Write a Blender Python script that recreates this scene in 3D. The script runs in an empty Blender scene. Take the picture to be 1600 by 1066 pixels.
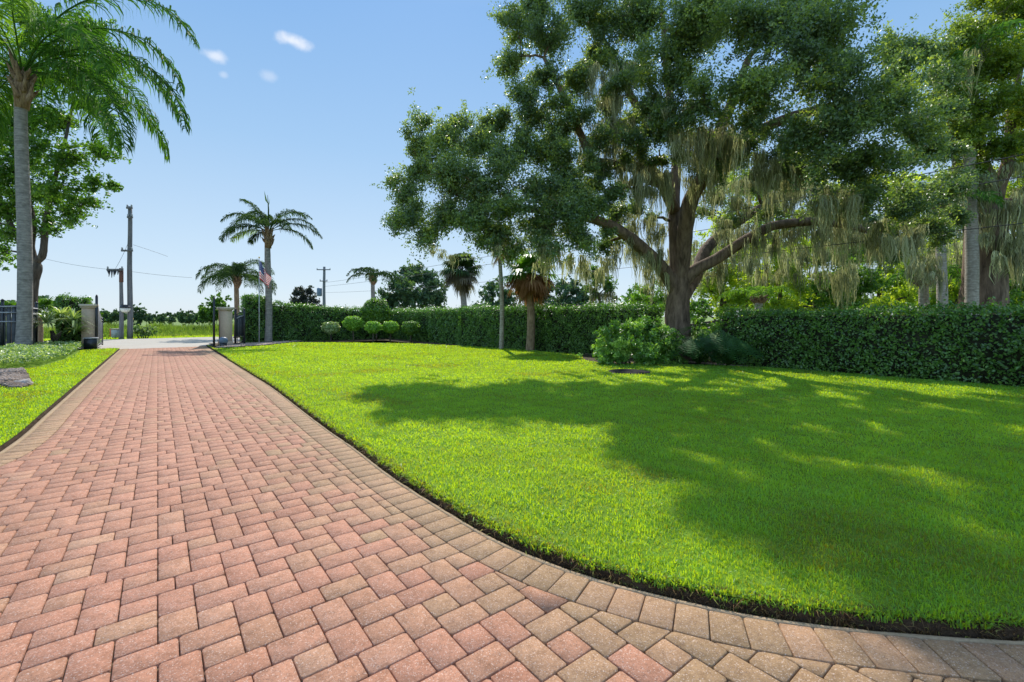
import bpy, math, random
import numpy as np
from mathutils import Vector
from mathutils.geometry import tessellate_polygon
S = bpy.context.scene
R = math.radians
# ------------------------------------------------------------------ camera
F, HZ, EYE = 711.0, 494.0, 1.5          # focal length in photo pixels, horizon row, eye height
cam = bpy.data.cameras.new("camera"); camo = bpy.data.objects.new("camera", cam)
S.collection.objects.link(camo)
camo.location = (0, 0, EYE); camo.rotation_euler = (R(90), 0, 0)
cam.sensor_width = 36; cam.lens = 36 * F / 1600; cam.shift_y = -(533 - HZ) / 1600
cam.clip_start = 0.05; cam.clip_end = 3000
S.camera = camo
# ------------------------------------------------------------------ world + sun
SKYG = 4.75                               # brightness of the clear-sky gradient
SUN_EL, SUN_AZ = R(45), R(-9.6)          # azimuth measured from +Y (view axis) to the right
w = bpy.data.worlds.new("World"); S.world = w; w.use_nodes = True
nt = w.node_tree; nt.nodes.clear()
out = nt.nodes.new('ShaderNodeOutputWorld'); bg = nt.nodes.new('ShaderNodeBackground')
sky = nt.nodes.new('ShaderNodeTexSky'); sky.sky_type = 'NISHITA'; sky.sun_disc = False
sky.sun_elevation = SUN_EL; sky.sun_rotation = SUN_AZ
sky.air_density = 1.0; sky.dust_density = 0.4; sky.ozone_density = 3.0; sky.altitude = 0
bg.inputs['Strength'].default_value = 0.13
tc = nt.nodes.new('ShaderNodeTexCoord')
# a few small fair-weather clouds, fixed directions
def wn(t): return nt.nodes.new(t)
nz = wn('ShaderNodeTexNoise'); nz.inputs['Scale'].default_value = 26; nz.inputs['Detail'].default_value = 6
nt.links.new(tc.outputs['Generated'], nz.inputs['Vector'])
prev = None
def clouddir(px, py):
    v = Vector(((px - 800) / F, 1, (HZ - py) / F)); return v.normalized()
for (px, py, sx, sy, k) in ((335, 87, .020, .0105, .7), (457, 64, .029, .013, .85), (422, 119, .023, .011, .3), (349, 117, .008, .006, .3)):
    d = clouddir(px, py)
    sub = wn('ShaderNodeVectorMath'); sub.operation = 'SUBTRACT'; sub.inputs[1].default_value = d
    nt.links.new(tc.outputs['Generated'], sub.inputs[0])
    mul = wn('ShaderNodeVectorMath'); mul.operation = 'MULTIPLY'; mul.inputs[1].default_value = (1 / sx, 1 / sx, 1 / sy)
    nt.links.new(sub.outputs[0], mul.inputs[0])
    ln = wn('ShaderNodeVectorMath'); ln.operation = 'LENGTH'; nt.links.new(mul.outputs[0], ln.inputs[0])
    ad = wn('ShaderNodeMath'); ad.operation = 'MULTIPLY_ADD'; ad.inputs[1].default_value = 2.2
    nt.links.new(nz.outputs['Fac'], ad.inputs[0]); 
    sb = wn('ShaderNodeMath'); sb.operation = 'MULTIPLY'; sb.inputs[1].default_value = -1; nt.links.new(ln.outputs['Value'], sb.inputs[0])
    nt.links.new(sb.outputs[0], ad.inputs[2])
    mr = wn('ShaderNodeMapRange'); mr.interpolation_type = 'SMOOTHSTEP'
    mr.inputs['From Min'].default_value = 0.1; mr.inputs['From Max'].default_value = 1.1; mr.inputs['To Max'].default_value = k
    nt.links.new(ad.outputs[0], mr.inputs['Value'])
    if prev is None: prev = mr.outputs[0]
    else:
        mx = wn('ShaderNodeMath'); mx.operation = 'MAXIMUM'; nt.links.new(prev, mx.inputs[0]); nt.links.new(mr.outputs[0], mx.inputs[1]); prev = mx.outputs[0]
mixc = wn('ShaderNodeMix'); mixc.data_type = 'RGBA'; mixc.inputs[7].default_value = (4.6, 4.8, 5.2, 1)
nt.links.new(prev, mixc.inputs[0])
# clear-sky gradient by elevation, blended with the physical sky
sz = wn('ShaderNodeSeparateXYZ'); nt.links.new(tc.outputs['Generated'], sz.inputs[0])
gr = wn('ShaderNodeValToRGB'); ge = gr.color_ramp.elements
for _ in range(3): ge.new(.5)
for e_, (p_, c_) in zip(ge, ((0.0, (.70, .82, .93)), (.12, (.58, .75, .92)), (.33, (.37, .60, .885)), (.56, (.22, .46, .84)), (1.0, (.5, .66, .95)))):  # zenith above the frame raised as added fill light
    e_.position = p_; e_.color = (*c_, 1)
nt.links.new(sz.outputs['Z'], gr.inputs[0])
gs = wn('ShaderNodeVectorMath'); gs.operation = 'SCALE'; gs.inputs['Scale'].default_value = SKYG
bk_ = wn('ShaderNodeMapRange'); bk_.interpolation_type = 'SMOOTHSTEP'     # sky behind the camera brightened as added fill light
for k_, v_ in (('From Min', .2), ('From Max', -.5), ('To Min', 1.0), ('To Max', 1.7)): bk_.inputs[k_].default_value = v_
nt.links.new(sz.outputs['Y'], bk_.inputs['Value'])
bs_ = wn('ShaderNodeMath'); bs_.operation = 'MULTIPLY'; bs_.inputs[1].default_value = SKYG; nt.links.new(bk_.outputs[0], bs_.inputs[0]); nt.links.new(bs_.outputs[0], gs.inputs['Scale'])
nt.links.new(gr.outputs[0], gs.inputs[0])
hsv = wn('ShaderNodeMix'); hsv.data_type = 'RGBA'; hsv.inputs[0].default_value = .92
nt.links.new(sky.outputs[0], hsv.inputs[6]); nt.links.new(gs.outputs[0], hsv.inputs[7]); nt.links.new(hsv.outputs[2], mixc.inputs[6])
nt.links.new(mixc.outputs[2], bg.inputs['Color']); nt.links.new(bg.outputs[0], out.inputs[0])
sl = bpy.data.lights.new("sun", 'SUN'); slo = bpy.data.objects.new("sun", sl); S.collection.objects.link(slo)
sl.energy = 3.5; sl.angle = R(0.55); sl.color = (1.0, 0.95, 0.87)
sd = Vector((math.sin(SUN_AZ) * math.cos(SUN_EL), math.cos(SUN_AZ) * math.cos(SUN_EL), math.sin(SUN_EL)))
slo.rotation_euler = sd.to_track_quat('Z', 'Y').to_euler(); slo.location = sd * 60
S.view_settings.view_transform = 'Standard'; S.view_settings.look = 'None'
S.view_settings.exposure = 0.65; S.view_settings.gamma = 1
S.render.engine = 'CYCLES'
cy = S.cycles
cy.max_bounces = 7; cy.diffuse_bounces = 4; cy.glossy_bounces = 2; cy.transmission_bounces = 4; cy.transparent_max_bounces = 4
cy.caustics_reflective = False; cy.caustics_refractive = False; cy.sample_clamp_indirect = 6
cy.use_denoising = True
# ------------------------------------------------------------------ helpers
C = bpy.data.collections.new("scene"); S.collection.children.link(C)
def G(px, py, z=0.0):
    Y = (EYE - z) * F / (py - HZ); return ((px - 800) / F * Y, Y)
def P(px, py, Y): return np.array([(px - 800) / F * Y, Y, EYE + (HZ - py) / F * Y])
DD = np.array([-math.sin(R(37.9)), math.cos(R(37.9))]); RR = np.array([DD[1], -DD[0]])   # drive direction, its right
def LA(lat, al): v = RR * lat + DD * al; return (float(v[0]), float(v[1]))
def onlat(px, lat):                       # point of the line lat=const seen at column px
    t = (px - 800) / F; Y = lat / (t * RR[0] + RR[1]); return (t * Y, Y)
def onal(px, al):
    t = (px - 800) / F; Y = al / (t * DD[0] + DD[1]); return (t * Y, Y)
rng = np.random.default_rng(7)

def mkmesh(name, V, faces, tint=None):
    """faces: list of (n,k) int arrays"""
    me = bpy.data.meshes.new(name)
    V = np.asarray(V, dtype=np.float32).reshape(-1, 3)
    faces = [np.asarray(f, dtype=np.int32) for f in faces if len(f)]
    me.vertices.add(len(V)); me.vertices.foreach_set('co', V.ravel())
    loops = np.concatenate([f.ravel() for f in faces]); me.loops.add(len(loops)); me.loops.foreach_set('vertex_index', loops)
    tot = np.concatenate([np.full(len(f), f.shape[1], dtype=np.int32) for f in faces])
    st = np.concatenate([[0], np.cumsum(tot)[:-1]]).astype(np.int32)
    me.polygons.add(len(tot)); me.polygons.foreach_set('loop_start', st); me.polygons.foreach_set('loop_total', tot)
    me.update(calc_edges=True)
    if tint is not None:
        a = me.attributes.new('tint', 'FLOAT', 'POINT'); a.data.foreach_set('value', np.asarray(tint, dtype=np.float32).ravel())
    return me

class MB:
    def __init__(s): s.V = []; s.F = {}; s.T = []; s.n = 0
    def add(s, V, faces, tint=None):
        V = np.asarray(V, float).reshape(-1, 3)
        for f in faces:
            f = np.asarray(f, dtype=np.int64)
            if f.size == 0: continue
            if f.ndim == 1: f = f[None, :]
            s.F.setdefault(f.shape[1], []).append(f + s.n)
        s.V.append(V); s.T.append(np.full(len(V), .5) if tint is None else np.broadcast_to(np.asarray(tint, float), (len(V),)))
        s.n += len(V)
    def box(s, c, size, rz=0, tint=None):
        hx, hy, hz = [q / 2 for q in size]; b = min(hx, hy, hz) * .12
        v = []
        for z in (-hz, -hz + b, hz - b, hz):
            k = b if abs(z) == hz else 0
            for x, y in ((-hx + k, -hy + k), (hx - k, -hy + k), (hx - k, hy - k), (-hx + k, hy - k)): v.append((x, y, z))
        v = np.array(v); cr, sr = math.cos(rz), math.sin(rz)
        v = np.stack([v[:, 0] * cr - v[:, 1] * sr, v[:, 0] * sr + v[:, 1] * cr, v[:, 2]], 1) + np.array(c)
        f = [[3, 2, 1, 0], [12, 13, 14, 15]]
        for l in range(3):
            for i in range(4): f.append([l * 4 + i, l * 4 + (i + 1) % 4, l * 4 + 4 + (i + 1) % 4, l * 4 + 4 + i])
        s.add(v, [np.array(f)], tint)
    def tube(s, path, rad, n=8, noise=0, tint=None, cap=True):
        p = np.asarray(path, float); m = len(p); rad = np.broadcast_to(np.asarray(rad, float), (m,))
        t = np.gradient(p, axis=0); t /= np.linalg.norm(t, axis=1)[:, None] + 1e-9
        ref = np.array([0, 0, 1.]) if abs(t[:, 2]).mean() < .8 else np.array([1., 0, 0])
        u = np.cross(t, ref); u /= np.linalg.norm(u, axis=1)[:, None] + 1e-9; v = np.cross(t, u)
        a = np.arange(n) / n * 2 * math.pi
        rr = rad[:, None] * (1 + noise * rng.normal(0, 1, (m, n)))
        V = p[:, None] + rr[..., None] * (np.cos(a)[None, :, None] * u[:, None] + np.sin(a)[None, :, None] * v[:, None])
        i = np.arange(m - 1)[:, None] * n; j = np.arange(n)[None]; k = (j + 1) % n
        f = np.stack([i + j, i + k, i + n + k, i + n + j], -1).reshape(-1, 4)
        fs = [f]
        if cap: fs += [np.arange(n)[::-1][None], (np.arange(n) + (m - 1) * n)[None]]
        s.add(V.reshape(-1, 3), fs, tint)
    def lathe(s, c, prof, n=20, tint=None):
        prof = np.array(prof, float); a = np.arange(n) / n * 2 * math.pi
        V = np.stack([prof[:, 0, None] * np.cos(a), prof[:, 0, None] * np.sin(a), np.repeat(prof[:, 1, None], n, 1)], -1) + np.array(c)
        m = len(prof); i = np.arange(m - 1)[:, None] * n; j = np.arange(n)[None]; k = (j + 1) % n
        s.add(V.reshape(-1, 3), [np.stack([i + j, i + k, i + n + k, i + n + j], -1).reshape(-1, 4), np.arange(n)[::-1][None], (np.arange(n) + (m - 1) * n)[None]], tint)
    def build(s, name, mat, parent=None, smooth=False, origin=None):
        V = np.concatenate(s.V)
        fs = [np.concatenate(s.F[k]) for k in s.F]
        if parent is not None: V = V - np.array(parent.location)
        elif origin is not None: V = V - np.array(origin)
        me = mkmesh(name, V, fs, np.concatenate(s.T))
        if smooth: me.polygons.foreach_set('use_smooth', np.ones(len(me.polygons), dtype=bool))
        me.materials.append(mat)
        o = bpy.data.objects.new(name, me); C.objects.link(o)
        if parent is not None: o.parent = parent
        elif origin is not None: o.location = origin
        return o
def thing(name, label, cat, loc, group=None):
    o = bpy.data.objects.new(name, None); o.empty_display_size = .3; C.objects.link(o)
    o.location = (float(loc[0]), float(loc[1]), float(loc[2]) if len(loc) > 2 else 0.0)
    o['label'] = label; o['category'] = cat
    if group: o['group'] = group
    return o
def tag(o, label, cat, group=None, kind=None):
    o['label'] = label; o['category'] = cat
    if group: o['group'] = group
    if kind: o['kind'] = kind
    return o
def struct(o, kind='structure'): o['kind'] = kind; return o
def copy_tree(o, parent=None):
    c = o.copy(); C.objects.link(c)
    if parent: c.parent = parent
    for ch in [q for q in C.objects if q.parent == o]: copy_tree(ch, c)
    return c

# ------------------------------------------------------------------ materials
def mat(name):
    m = bpy.data.materials.new(name); m.use_nodes = True; n = m.node_tree; n.nodes.clear()
    o = n.nodes.new('ShaderNodeOutputMaterial'); return m, n, o
def L(n, a, b): n.links.new(a, b)
def ramp(n, stops, src=None):
    r = n.nodes.new('ShaderNodeValToRGB'); e = r.color_ramp.elements
    while len(e) < len(stops): e.new(.5)
    for q, (p, c) in zip(e, stops): q.position = p; q.color = (*c, 1)
    if src is not None: L(n, src, r.inputs[0])
    return r
def noise(n, scale, detail=4, rough=.55, vec=None, dims='3D'):
    q = n.nodes.new('ShaderNodeTexNoise'); q.inputs['Scale'].default_value = scale; q.inputs['Detail'].default_value = detail
    q.inputs['Roughness'].default_value = rough
    if vec is None:
        g = n.nodes.new('ShaderNodeNewGeometry'); vec = g.outputs['Position']
    L(n, vec, q.inputs['Vector']); return q
def attr(n): 
    a = n.nodes.new('ShaderNodeAttribute'); a.attribute_name = 'tint'; return a.outputs['Fac']
def bump(n, h, dist=.01, strength=1):
    b = n.nodes.new('ShaderNodeBump'); b.inputs['Distance'].default_value = dist; b.inputs['Strength'].default_value = strength
    L(n, h, b.inputs['Height']); return b.outputs[0]
def mixrgb(n, a, b, f, mode='MIX'):
    m = n.nodes.new('ShaderNodeMix'); m.data_type = 'RGBA'; m.blend_type = mode
    for s, i in ((a, 6), (b, 7), (f, 0)):
        if hasattr(s, 'links'): L(n, s, m.inputs[i])
        elif i: m.inputs[i].default_value = (*s, 1)
        else: m.inputs[i].default_value = s
    return m.outputs[2]
def leafmat(name, stops, trans=1.0, tcol=(1.25, 1.35, .35), gloss=.5, tfac=.45, big=.35, rough=.42):
    m, n, o = mat(name)
    r = ramp(n, stops, attr(n))
    nz = noise(n, big, 2)
    c = mixrgb(n, r.outputs[0], (.78, .82, .75), nz.outputs['Fac'], 'MULTIPLY')
    pr = n.nodes.new('ShaderNodeBsdfPrincipled'); L(n, c, pr.inputs['Base Color'])
    pr.inputs['Roughness'].default_value = rough; pr.inputs['Specular IOR Level'].default_value = gloss
    tr = n.nodes.new('ShaderNodeBsdfTranslucent')
    tcn = mixrgb(n, c, tcol, 1.0, 'MULTIPLY'); L(n, tcn, tr.inputs['Color'])
    mx = n.nodes.new('ShaderNodeMixShader'); mx.inputs[0].default_value = tfac
    L(n, pr.outputs[0], mx.inputs[1]); L(n, tr.outputs[0], mx.inputs[2]); L(n, mx.outputs[0], o.inputs[0])
    return m
def plain(name, col, rough=.6, metal=0, nscale=None, namt=.25, bumpd=0, spec=.5):
    m, n, o = mat(name); pr = n.nodes.new('ShaderNodeBsdfPrincipled'); L(n, pr.outputs[0], o.inputs[0])
    pr.inputs['Roughness'].default_value = rough; pr.inputs['Metallic'].default_value = metal; pr.inputs['Specular IOR Level'].default_value = spec
    nz = noise(n, nscale or 3, 5)
    lo = tuple(q * (1 - namt) for q in col); hi = tuple(min(1, q * (1 + namt)) for q in col)
    r = ramp(n, [(.3, lo), (.7, hi)], nz.outputs['Fac']); L(n, r.outputs[0], pr.inputs['Base Color'])
    if bumpd: L(n, bump(n, nz.outputs['Fac'], bumpd), pr.inputs['Normal'])
    return m
def barkmat(name, lo, hi, sc=(9, 9, 1.6), bd=.05, rings=None):
    m, n, o = mat(name); pr = n.nodes.new('ShaderNodeBsdfPrincipled'); L(n, pr.outputs[0], o.inputs[0])
    pr.inputs['Roughness'].default_value = .9; pr.inputs['Specular IOR Level'].default_value = .2
    g = n.nodes.new('ShaderNodeNewGeometry'); mp = n.nodes.new('ShaderNodeMapping'); mp.inputs['Scale'].default_value = sc
    L(n, g.outputs['Position'], mp.inputs['Vector'])
    nz = noise(n, 1, 7, .65, mp.outputs[0]); r = ramp(n, [(.32, lo), (.68, hi)], nz.outputs['Fac'])
    h = nz.outputs['Fac']; col = r.outputs[0]
    if rings:
        wv = n.nodes.new('ShaderNodeTexWave'); wv.bands_direction = 'Z'; wv.inputs['Scale'].default_value = rings
        wv.inputs['Distortion'].default_value = 1.2; wv.inputs['Detail'].default_value = 3; L(n, g.outputs['Position'], wv.inputs['Vector'])
        rr = ramp(n, [(0, (.72, .72, .72)), (.2, (1, 1, 1))], wv.outputs['Fac']); col = mixrgb(n, col, rr.outputs[0], .7, 'MULTIPLY')
    L(n, col, pr.inputs['Base Color']); L(n, bump(n, h, bd), pr.inputs['Normal'])
    return m
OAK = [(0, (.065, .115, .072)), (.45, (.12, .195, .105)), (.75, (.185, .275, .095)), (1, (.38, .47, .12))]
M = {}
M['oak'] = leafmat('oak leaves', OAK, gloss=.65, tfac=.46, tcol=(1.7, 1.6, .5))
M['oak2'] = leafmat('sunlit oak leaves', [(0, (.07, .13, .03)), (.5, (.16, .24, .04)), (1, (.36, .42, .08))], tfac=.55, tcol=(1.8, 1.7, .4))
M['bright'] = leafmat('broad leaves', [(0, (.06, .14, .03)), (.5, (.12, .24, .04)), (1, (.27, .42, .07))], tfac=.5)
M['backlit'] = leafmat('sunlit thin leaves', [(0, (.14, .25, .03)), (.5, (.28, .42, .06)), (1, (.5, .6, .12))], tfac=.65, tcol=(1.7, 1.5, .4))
M['hedge'] = leafmat('hedge leaves', [(0, (.05, .115, .025)), (.45, (.115, .25, .04)), (.8, (.20, .38, .06)), (1, (.42, .6, .13))], tfac=.4, gloss=.8)
M['lime'] = leafmat('lime leaves', [(0, (.10, .22, .03)), (.5, (.22, .42, .05)), (1, (.42, .62, .12))], tfac=.45)
M['pale'] = leafmat('variegated leaves', [(0, (.09, .19, .05)), (.5, (.28, .38, .15)), (1, (.7, .72, .5))], tfac=.4)
M['far'] = leafmat('far leaves', [(0, (.05, .10, .065)), (.6, (.09, .16, .09)), (1, (.18, .26, .11))], tfac=.35, gloss=.2)
M['purple'] = leafmat('dark leaves', [(0, (.03, .035, .035)), (1, (.075, .085, .08))], tfac=.25, gloss=.2)
M['palm'] = leafmat('palm leaflets', [(0, (.035, .085, .022)), (.5, (.075, .18, .035)), (1, (.24, .38, .06))], tfac=.5, gloss=.15, rough=.65)
M['palmdark'] = leafmat('dark palm leaflets', [(0, (.03, .06, .03)), (.6, (.07, .125, .045)), (1, (.28, .38, .05))], tfac=.45, gloss=.12, rough=.8)
M['deadgrey'] = leafmat('grey dry fronds', [(0, (.10, .085, .06)), (1, (.26, .22, .16))], tfac=.3, gloss=.1, rough=.9)
M['deadfrond'] = leafmat('dry palm fronds', [(0, (.2, .09, .045)), (1, (.5, .27, .14))], tfac=.35, tcol=(1.2, .9, .5), gloss=.1, rough=.9)
M['moss'] = leafmat('hanging moss', [(0, (.13, .135, .075)), (.5, (.33, .335, .20)), (1, (.68, .67, .46))], tfac=.5, tcol=(1.2, 1.2, .8), gloss=.1)
M['sel'] = leafmat('split leaves', [(0, (.03, .09, .03)), (1, (.08, .2, .06))], tfac=.4, gloss=.25)
M['grass'] = leafmat('lawn blades', [(0, (.14, .20, .06)), (.12, (.15, .26, .05)), (.5, (.155, .39, .055)), (1, (.26, .54, .09))], tfac=.55, tcol=(4.0, 2.1, .1), gloss=.4, big=.5)
M['thatch'] = leafmat('thatch', [(0, (.09, .05, .025)), (.6, (.34, .21, .10)), (1, (.36, .40, .10))], tfac=.3, tcol=(1.1, .9, .6), gloss=.1)
M['meadow'] = leafmat('meadow grass', [(0, (.13, .17, .05)), (.5, (.2, .3, .06)), (1, (.42, .38, .2))], tfac=.5, gloss=.1)
M['oakbark'] = barkmat('oak bark', (.055, .037, .025), (.25, .175, .12))
M['branch'] = barkmat('branch bark', (.035, .028, .022), (.13, .105, .08))
M['palmbark'] = barkmat('palm bark', (.15, .135, .12), (.33, .30, .27), (5, 5, 9), .02, rings=3.2)
M['palebark'] = barkmat('pale trunk', (.22, .19, .15), (.46, .41, .34), (8, 8, 14), .02, rings=3.5)
M['brownbark'] = barkmat('fibrous palm trunk', (.14, .09, .055), (.36, .26, .17), (10, 10, 5), .03)
M['boots'] = barkmat('leaf bases', (.09, .05, .03), (.36, .25, .16), (14, 14, 3), .03)
M['twig'] = plain('twigs', (.028, .03, .018), .95, nscale=9, namt=.5, spec=.1)
M['column'] = plain('painted stucco', (.52, .39, .27), .85, nscale=12, namt=.08, bumpd=.004)
M['columncap'] = plain('stucco cap', (.5, .43, .33), .8, nscale=12, namt=.08)
M['black'] = plain('black metal', (.015, .016, .018), .35)
M['steel'] = plain('pale metal with glare', (.42, .42, .45), .4, nscale=8)  # light grey puts the sun glare on fence and gate rails into their colour
M['board'] = plain('grey boards', (.075, .08, .09), .6, nscale=6, namt=.3)
M['creosote'] = barkmat('weathered pole', (.11, .115, .12), (.24, .24, .25), (14, 14, 1.2), .01)
M['polebrown'] = barkmat('brown pole top', (.1, .05, .04), (.2, .11, .09), (14, 14, 1.2), .01)
M['wire'] = plain('cable', (.02, .02, .022), .6)
M['wirepale'] = plain('aluminium cable', (.3, .31, .33), .5)
M['greybox'] = plain('grey plastic', (.36, .37, .38), .6)
M['bluebox'] = plain('blue grey plastic', (.12, .17, .23), .5)
M['yellow'] = plain('yellow plastic', (.7, .42, .03), .5)
M['orange'] = plain('orange plastic', (.55, .15, .04), .5)
M['glasspale'] = plain('pale bowl', (.75, .75, .72), .25)
M['iron'] = plain('cast iron', (.02, .02, .019), .95, spec=.1, nscale=30, bumpd=.005)
M['rock'] = plain('stone', (.3, .26, .23), .9, nscale=14, namt=.5, bumpd=.02)
M['brick'] = plain('brick', (.3, .14, .1), .9, nscale=10, namt=.3)
M['roof'] = plain('roof shingle', (.18, .16, .15), .9, nscale=10, namt=.3)
M['wallp'] = plain('house wall', (.5, .48, .44), .9)
for k_, c_ in (('red', (.62, .02, .035)), ('white', (.8, .8, .8)), ('blue', (.03, .05, .2))):
    M[k_] = leafmat('flag ' + k_, [(0, c_), (1, c_)], tfac=.3, tcol=(1.1, 1.1, 1.1), gloss=.1)

def groundmat(name, stops, sc=1.5, fine=40, bd=.01, big=None):
    m, n, o = mat(name); pr = n.nodes.new('ShaderNodeBsdfPrincipled'); L(n, pr.outputs[0], o.inputs[0])
    pr.inputs['Roughness'].default_value = .95; pr.inputs['Specular IOR Level'].default_value = .15
    a = noise(n, sc, 5); b = noise(n, fine, 4, .7)
    m1 = n.nodes.new('ShaderNodeMath'); m1.operation = 'MULTIPLY_ADD'; m1.inputs[1].default_value = .45
    L(n, a.outputs['Fac'], m1.inputs[0]); m2 = n.nodes.new('ShaderNodeMath'); m2.operation = 'MULTIPLY'; m2.inputs[1].default_value = .55
    L(n, b.outputs['Fac'], m2.inputs[0]); L(n, m2.outputs[0], m1.inputs[2])
    r = ramp(n, stops, m1.outputs[0]); L(n, r.outputs[0], pr.inputs['Base Color'])
    L(n, bump(n, b.outputs['Fac'], bd), pr.inputs['Normal']); return m
M['lawnbase'] = groundmat('lawn soil and thatch', [(.35, (.10, .16, .015)), (.6, (.18, .30, .02))], 1.2, 90)
M['field'] = groundmat('field', [(.35, (.10, .17, .04)), (.6, (.2, .26, .08))], .15, 3)
M['soil'] = groundmat('dark soil', [(.35, (.018, .011, .007)), (.65, (.10, .062, .036))], 5, 80, .02)
M['mulch'] = groundmat('mulch', [(.35, (.10, .07, .05)), (.5, (.25, .19, .15)), (.65, (.42, .35, .3))], 3, 30, .03)
M['leaflitter'] = groundmat('dark leaf litter', [(.35, (.03, .025, .015)), (.5, (.075, .06, .035)), (.65, (.15, .12, .075))], 3, 30, .03)
M['gravel'] = groundmat('pink gravel', [(.35, (.25, .17, .12)), (.5, (.42, .31, .24)), (.65, (.6, .5, .42))], 3, 22, .03)
M['asphalt'] = groundmat('sunbleached road', [(.3, (.38, .345, .29)), (.7, (.48, .44, .375))], .8, 60, .004)
M['concrete'] = groundmat('apron concrete', [(.3, (.40, .36, .31)), (.7, (.52, .47, .40))], .8, 60, .004)
M['toe'] = groundmat('mortar edge', [(.3, (.28, .19, .11)), (.7, (.48, .35, .22))], 4, 60, .01)
M['sand'] = groundmat('joint sand', [(.3, (.07, .045, .03)), (.5, (.15, .10, .07)), (.7, (.13, .13, .05))], 3, 80, .004)
def pavermat():
    m, n, o = mat('pavers'); pr = n.nodes.new('ShaderNodeBsdfPrincipled'); L(n, pr.outputs[0], o.inputs[0])
    pr.inputs['Roughness'].default_value = .82; pr.inputs['Specular IOR Level'].default_value = .3
    r = ramp(n, [(0, (.34, .21, .115)), (.22, (.39, .24, .135)), (.42, (.445, .25, .15)), (.65, (.45, .208, .135)), (.85, (.48, .235, .155)), (1, (.51, .28, .18))], attr(n))
    # tan, greyed pavers towards the lawn edge (weathering band of the place itself)
    w1 = noise(n, .55, 3); rw = ramp(n, [(.38, (1, 1, 1)), (.62, (.86, .88, .84))], w1.outputs['Fac'])
    c = mixrgb(n, r.outputs[0], rw.outputs[0], 1.0, 'MULTIPLY')
    st_ = noise(n, 2.2, 6, .7); rs_ = ramp(n, [(.40, (.78, .76, .72)), (.52, (1, 1, 1))], st_.outputs['Fac']); c = mixrgb(n, c, rs_.outputs[0], .55, 'MULTIPLY')
    w2 = noise(n, 16, 5, .7); r2 = ramp(n, [(.32, (.66, .60, .52)), (.5, (.98, .97, .94)), (.66, (1.1, 1.07, 1.03))], w2.outputs['Fac'])
    c = mixrgb(n, c, r2.outputs[0], .8, 'MULTIPLY')
    v = n.nodes.new('ShaderNodeTexVoronoi'); v.inputs['Scale'].default_value = 230
    g = n.nodes.new('ShaderNodeNewGeometry'); L(n, g.outputs['Position'], v.inputs['Vector'])
    sep = n.nodes.new('ShaderNodeSeparateColor'); L(n, v.outputs['Color'], sep.inputs[0])
    sp = ramp(n, [(.86, (0, 0, 0)), (.98, (.55, .55, .55))], sep.outputs[0])
    c = mixrgb(n, c, (.66, .52, .45), sp.outputs[0])
    sp2 = ramp(n, [(.86, (0, 0, 0)), (.98, (.6, .6, .6))], sep.outputs[1])
    c = mixrgb(n, c, (.17, .10, .075), sp2.outputs[0])
    w4 = noise(n, 60, 4, .8); r4 = ramp(n, [(.35, (.80, .78, .75)), (.65, (1.14, 1.13, 1.1))], w4.outputs['Fac']); c = mixrgb(n, c, r4.outputs[0], .9, 'MULTIPLY')
    L(n, c, pr.inputs['Base Color'])
    w3 = noise(n, 140, 3, .8); L(n, bump(n, w3.outputs['Fac'], .004), pr.inputs['Normal']); return m
M['paver'] = pavermat()

# ------------------------------------------------------------------ ground sheets
def sheet(name, pts, z, m, kind='structure'):
    tris = tessellate_polygon([[Vector((p[0], p[1], 0)) for p in pts]])
    b = MB(); b.add([(p[0], p[1], z) for p in pts], [np.array([list(t) for t in tris])])
    o = b.build(name, m); me = o.data
    if sum(p.normal.z for p in me.polygons) < 0: me.flip_normals()
    o['kind'] = kind; return o
a = np.arange(48) / 48 * 2 * math.pi
sheet('ground', [(1500 * math.cos(q), 1500 * math.sin(q)) for q in a], -.14, M['field'])
# drive edge on the lawn side: outer line of the border course
edge_px = [(500, 662), (556, 701), (613, 744.5), (688, 791.4), (763, 836.5), (819, 862.8), (875, 885), (932, 904), (1000, 920.5), (1075, 940), (1187.5, 962.5), (1337, 980), (1450, 991), (1600, 999)]
ctrl = [LA(1.9, 27.6), LA(1.9, 24), LA(1.9, 20), LA(1.9, 16), LA(1.9, 13), LA(1.9, 10.6)] + [G(*p) for p in edge_px] + [(3.2, 2.07), (4.5, 2.1), (6.5, 2.3), (9, 2.8), (13, 4)]
def smooth(ctrl, step=.1):
    P_ = np.array(ctrl); out = []
    for i in range(len(P_) - 1):
        p0 = P_[max(i - 1, 0)]; p1 = P_[i]; p2 = P_[i + 1]; p3 = P_[min(i + 2, len(P_) - 1)]
        k = max(2, int(np.linalg.norm(p2 - p1) / step)); t = np.arange(k)[:, None] / k
        out.append(.5 * ((2 * p1) + (-p0 + p2) * t + (2 * p0 - 5 * p1 + 4 * p2 - p3) * t ** 2 + (-p0 + 3 * p1 - 3 * p2 + p3) * t ** 3))
    out.append(P_[-1:]); q = np.concatenate(out)
    d = np.concatenate([[0], np.cumsum(np.linalg.norm(np.diff(q, axis=0), axis=1))]); s_ = np.arange(0, d[-1], step)
    q = np.stack([np.interp(s_, d, q[:, 0]), np.interp(s_, d, q[:, 1])], 1)
    for _ in range(6): q[1:-1] = q[1:-1] * .5 + (q[:-2] + q[2:]) * .25
    return q
def normals(q):
    t = np.gradient(q, axis=0); t /= np.linalg.norm(t, axis=1)[:, None]; return t, np.stack([t[:, 1], -t[:, 0]], 1)
edgeR = smooth(ctrl)                                 # runs from the gate towards the camera, then right
tR, nR = normals(edgeR)                              # nR points ... fixed to point to the lawn
if np.dot(nR[5], RR) < 0: nR = -nR
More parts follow.
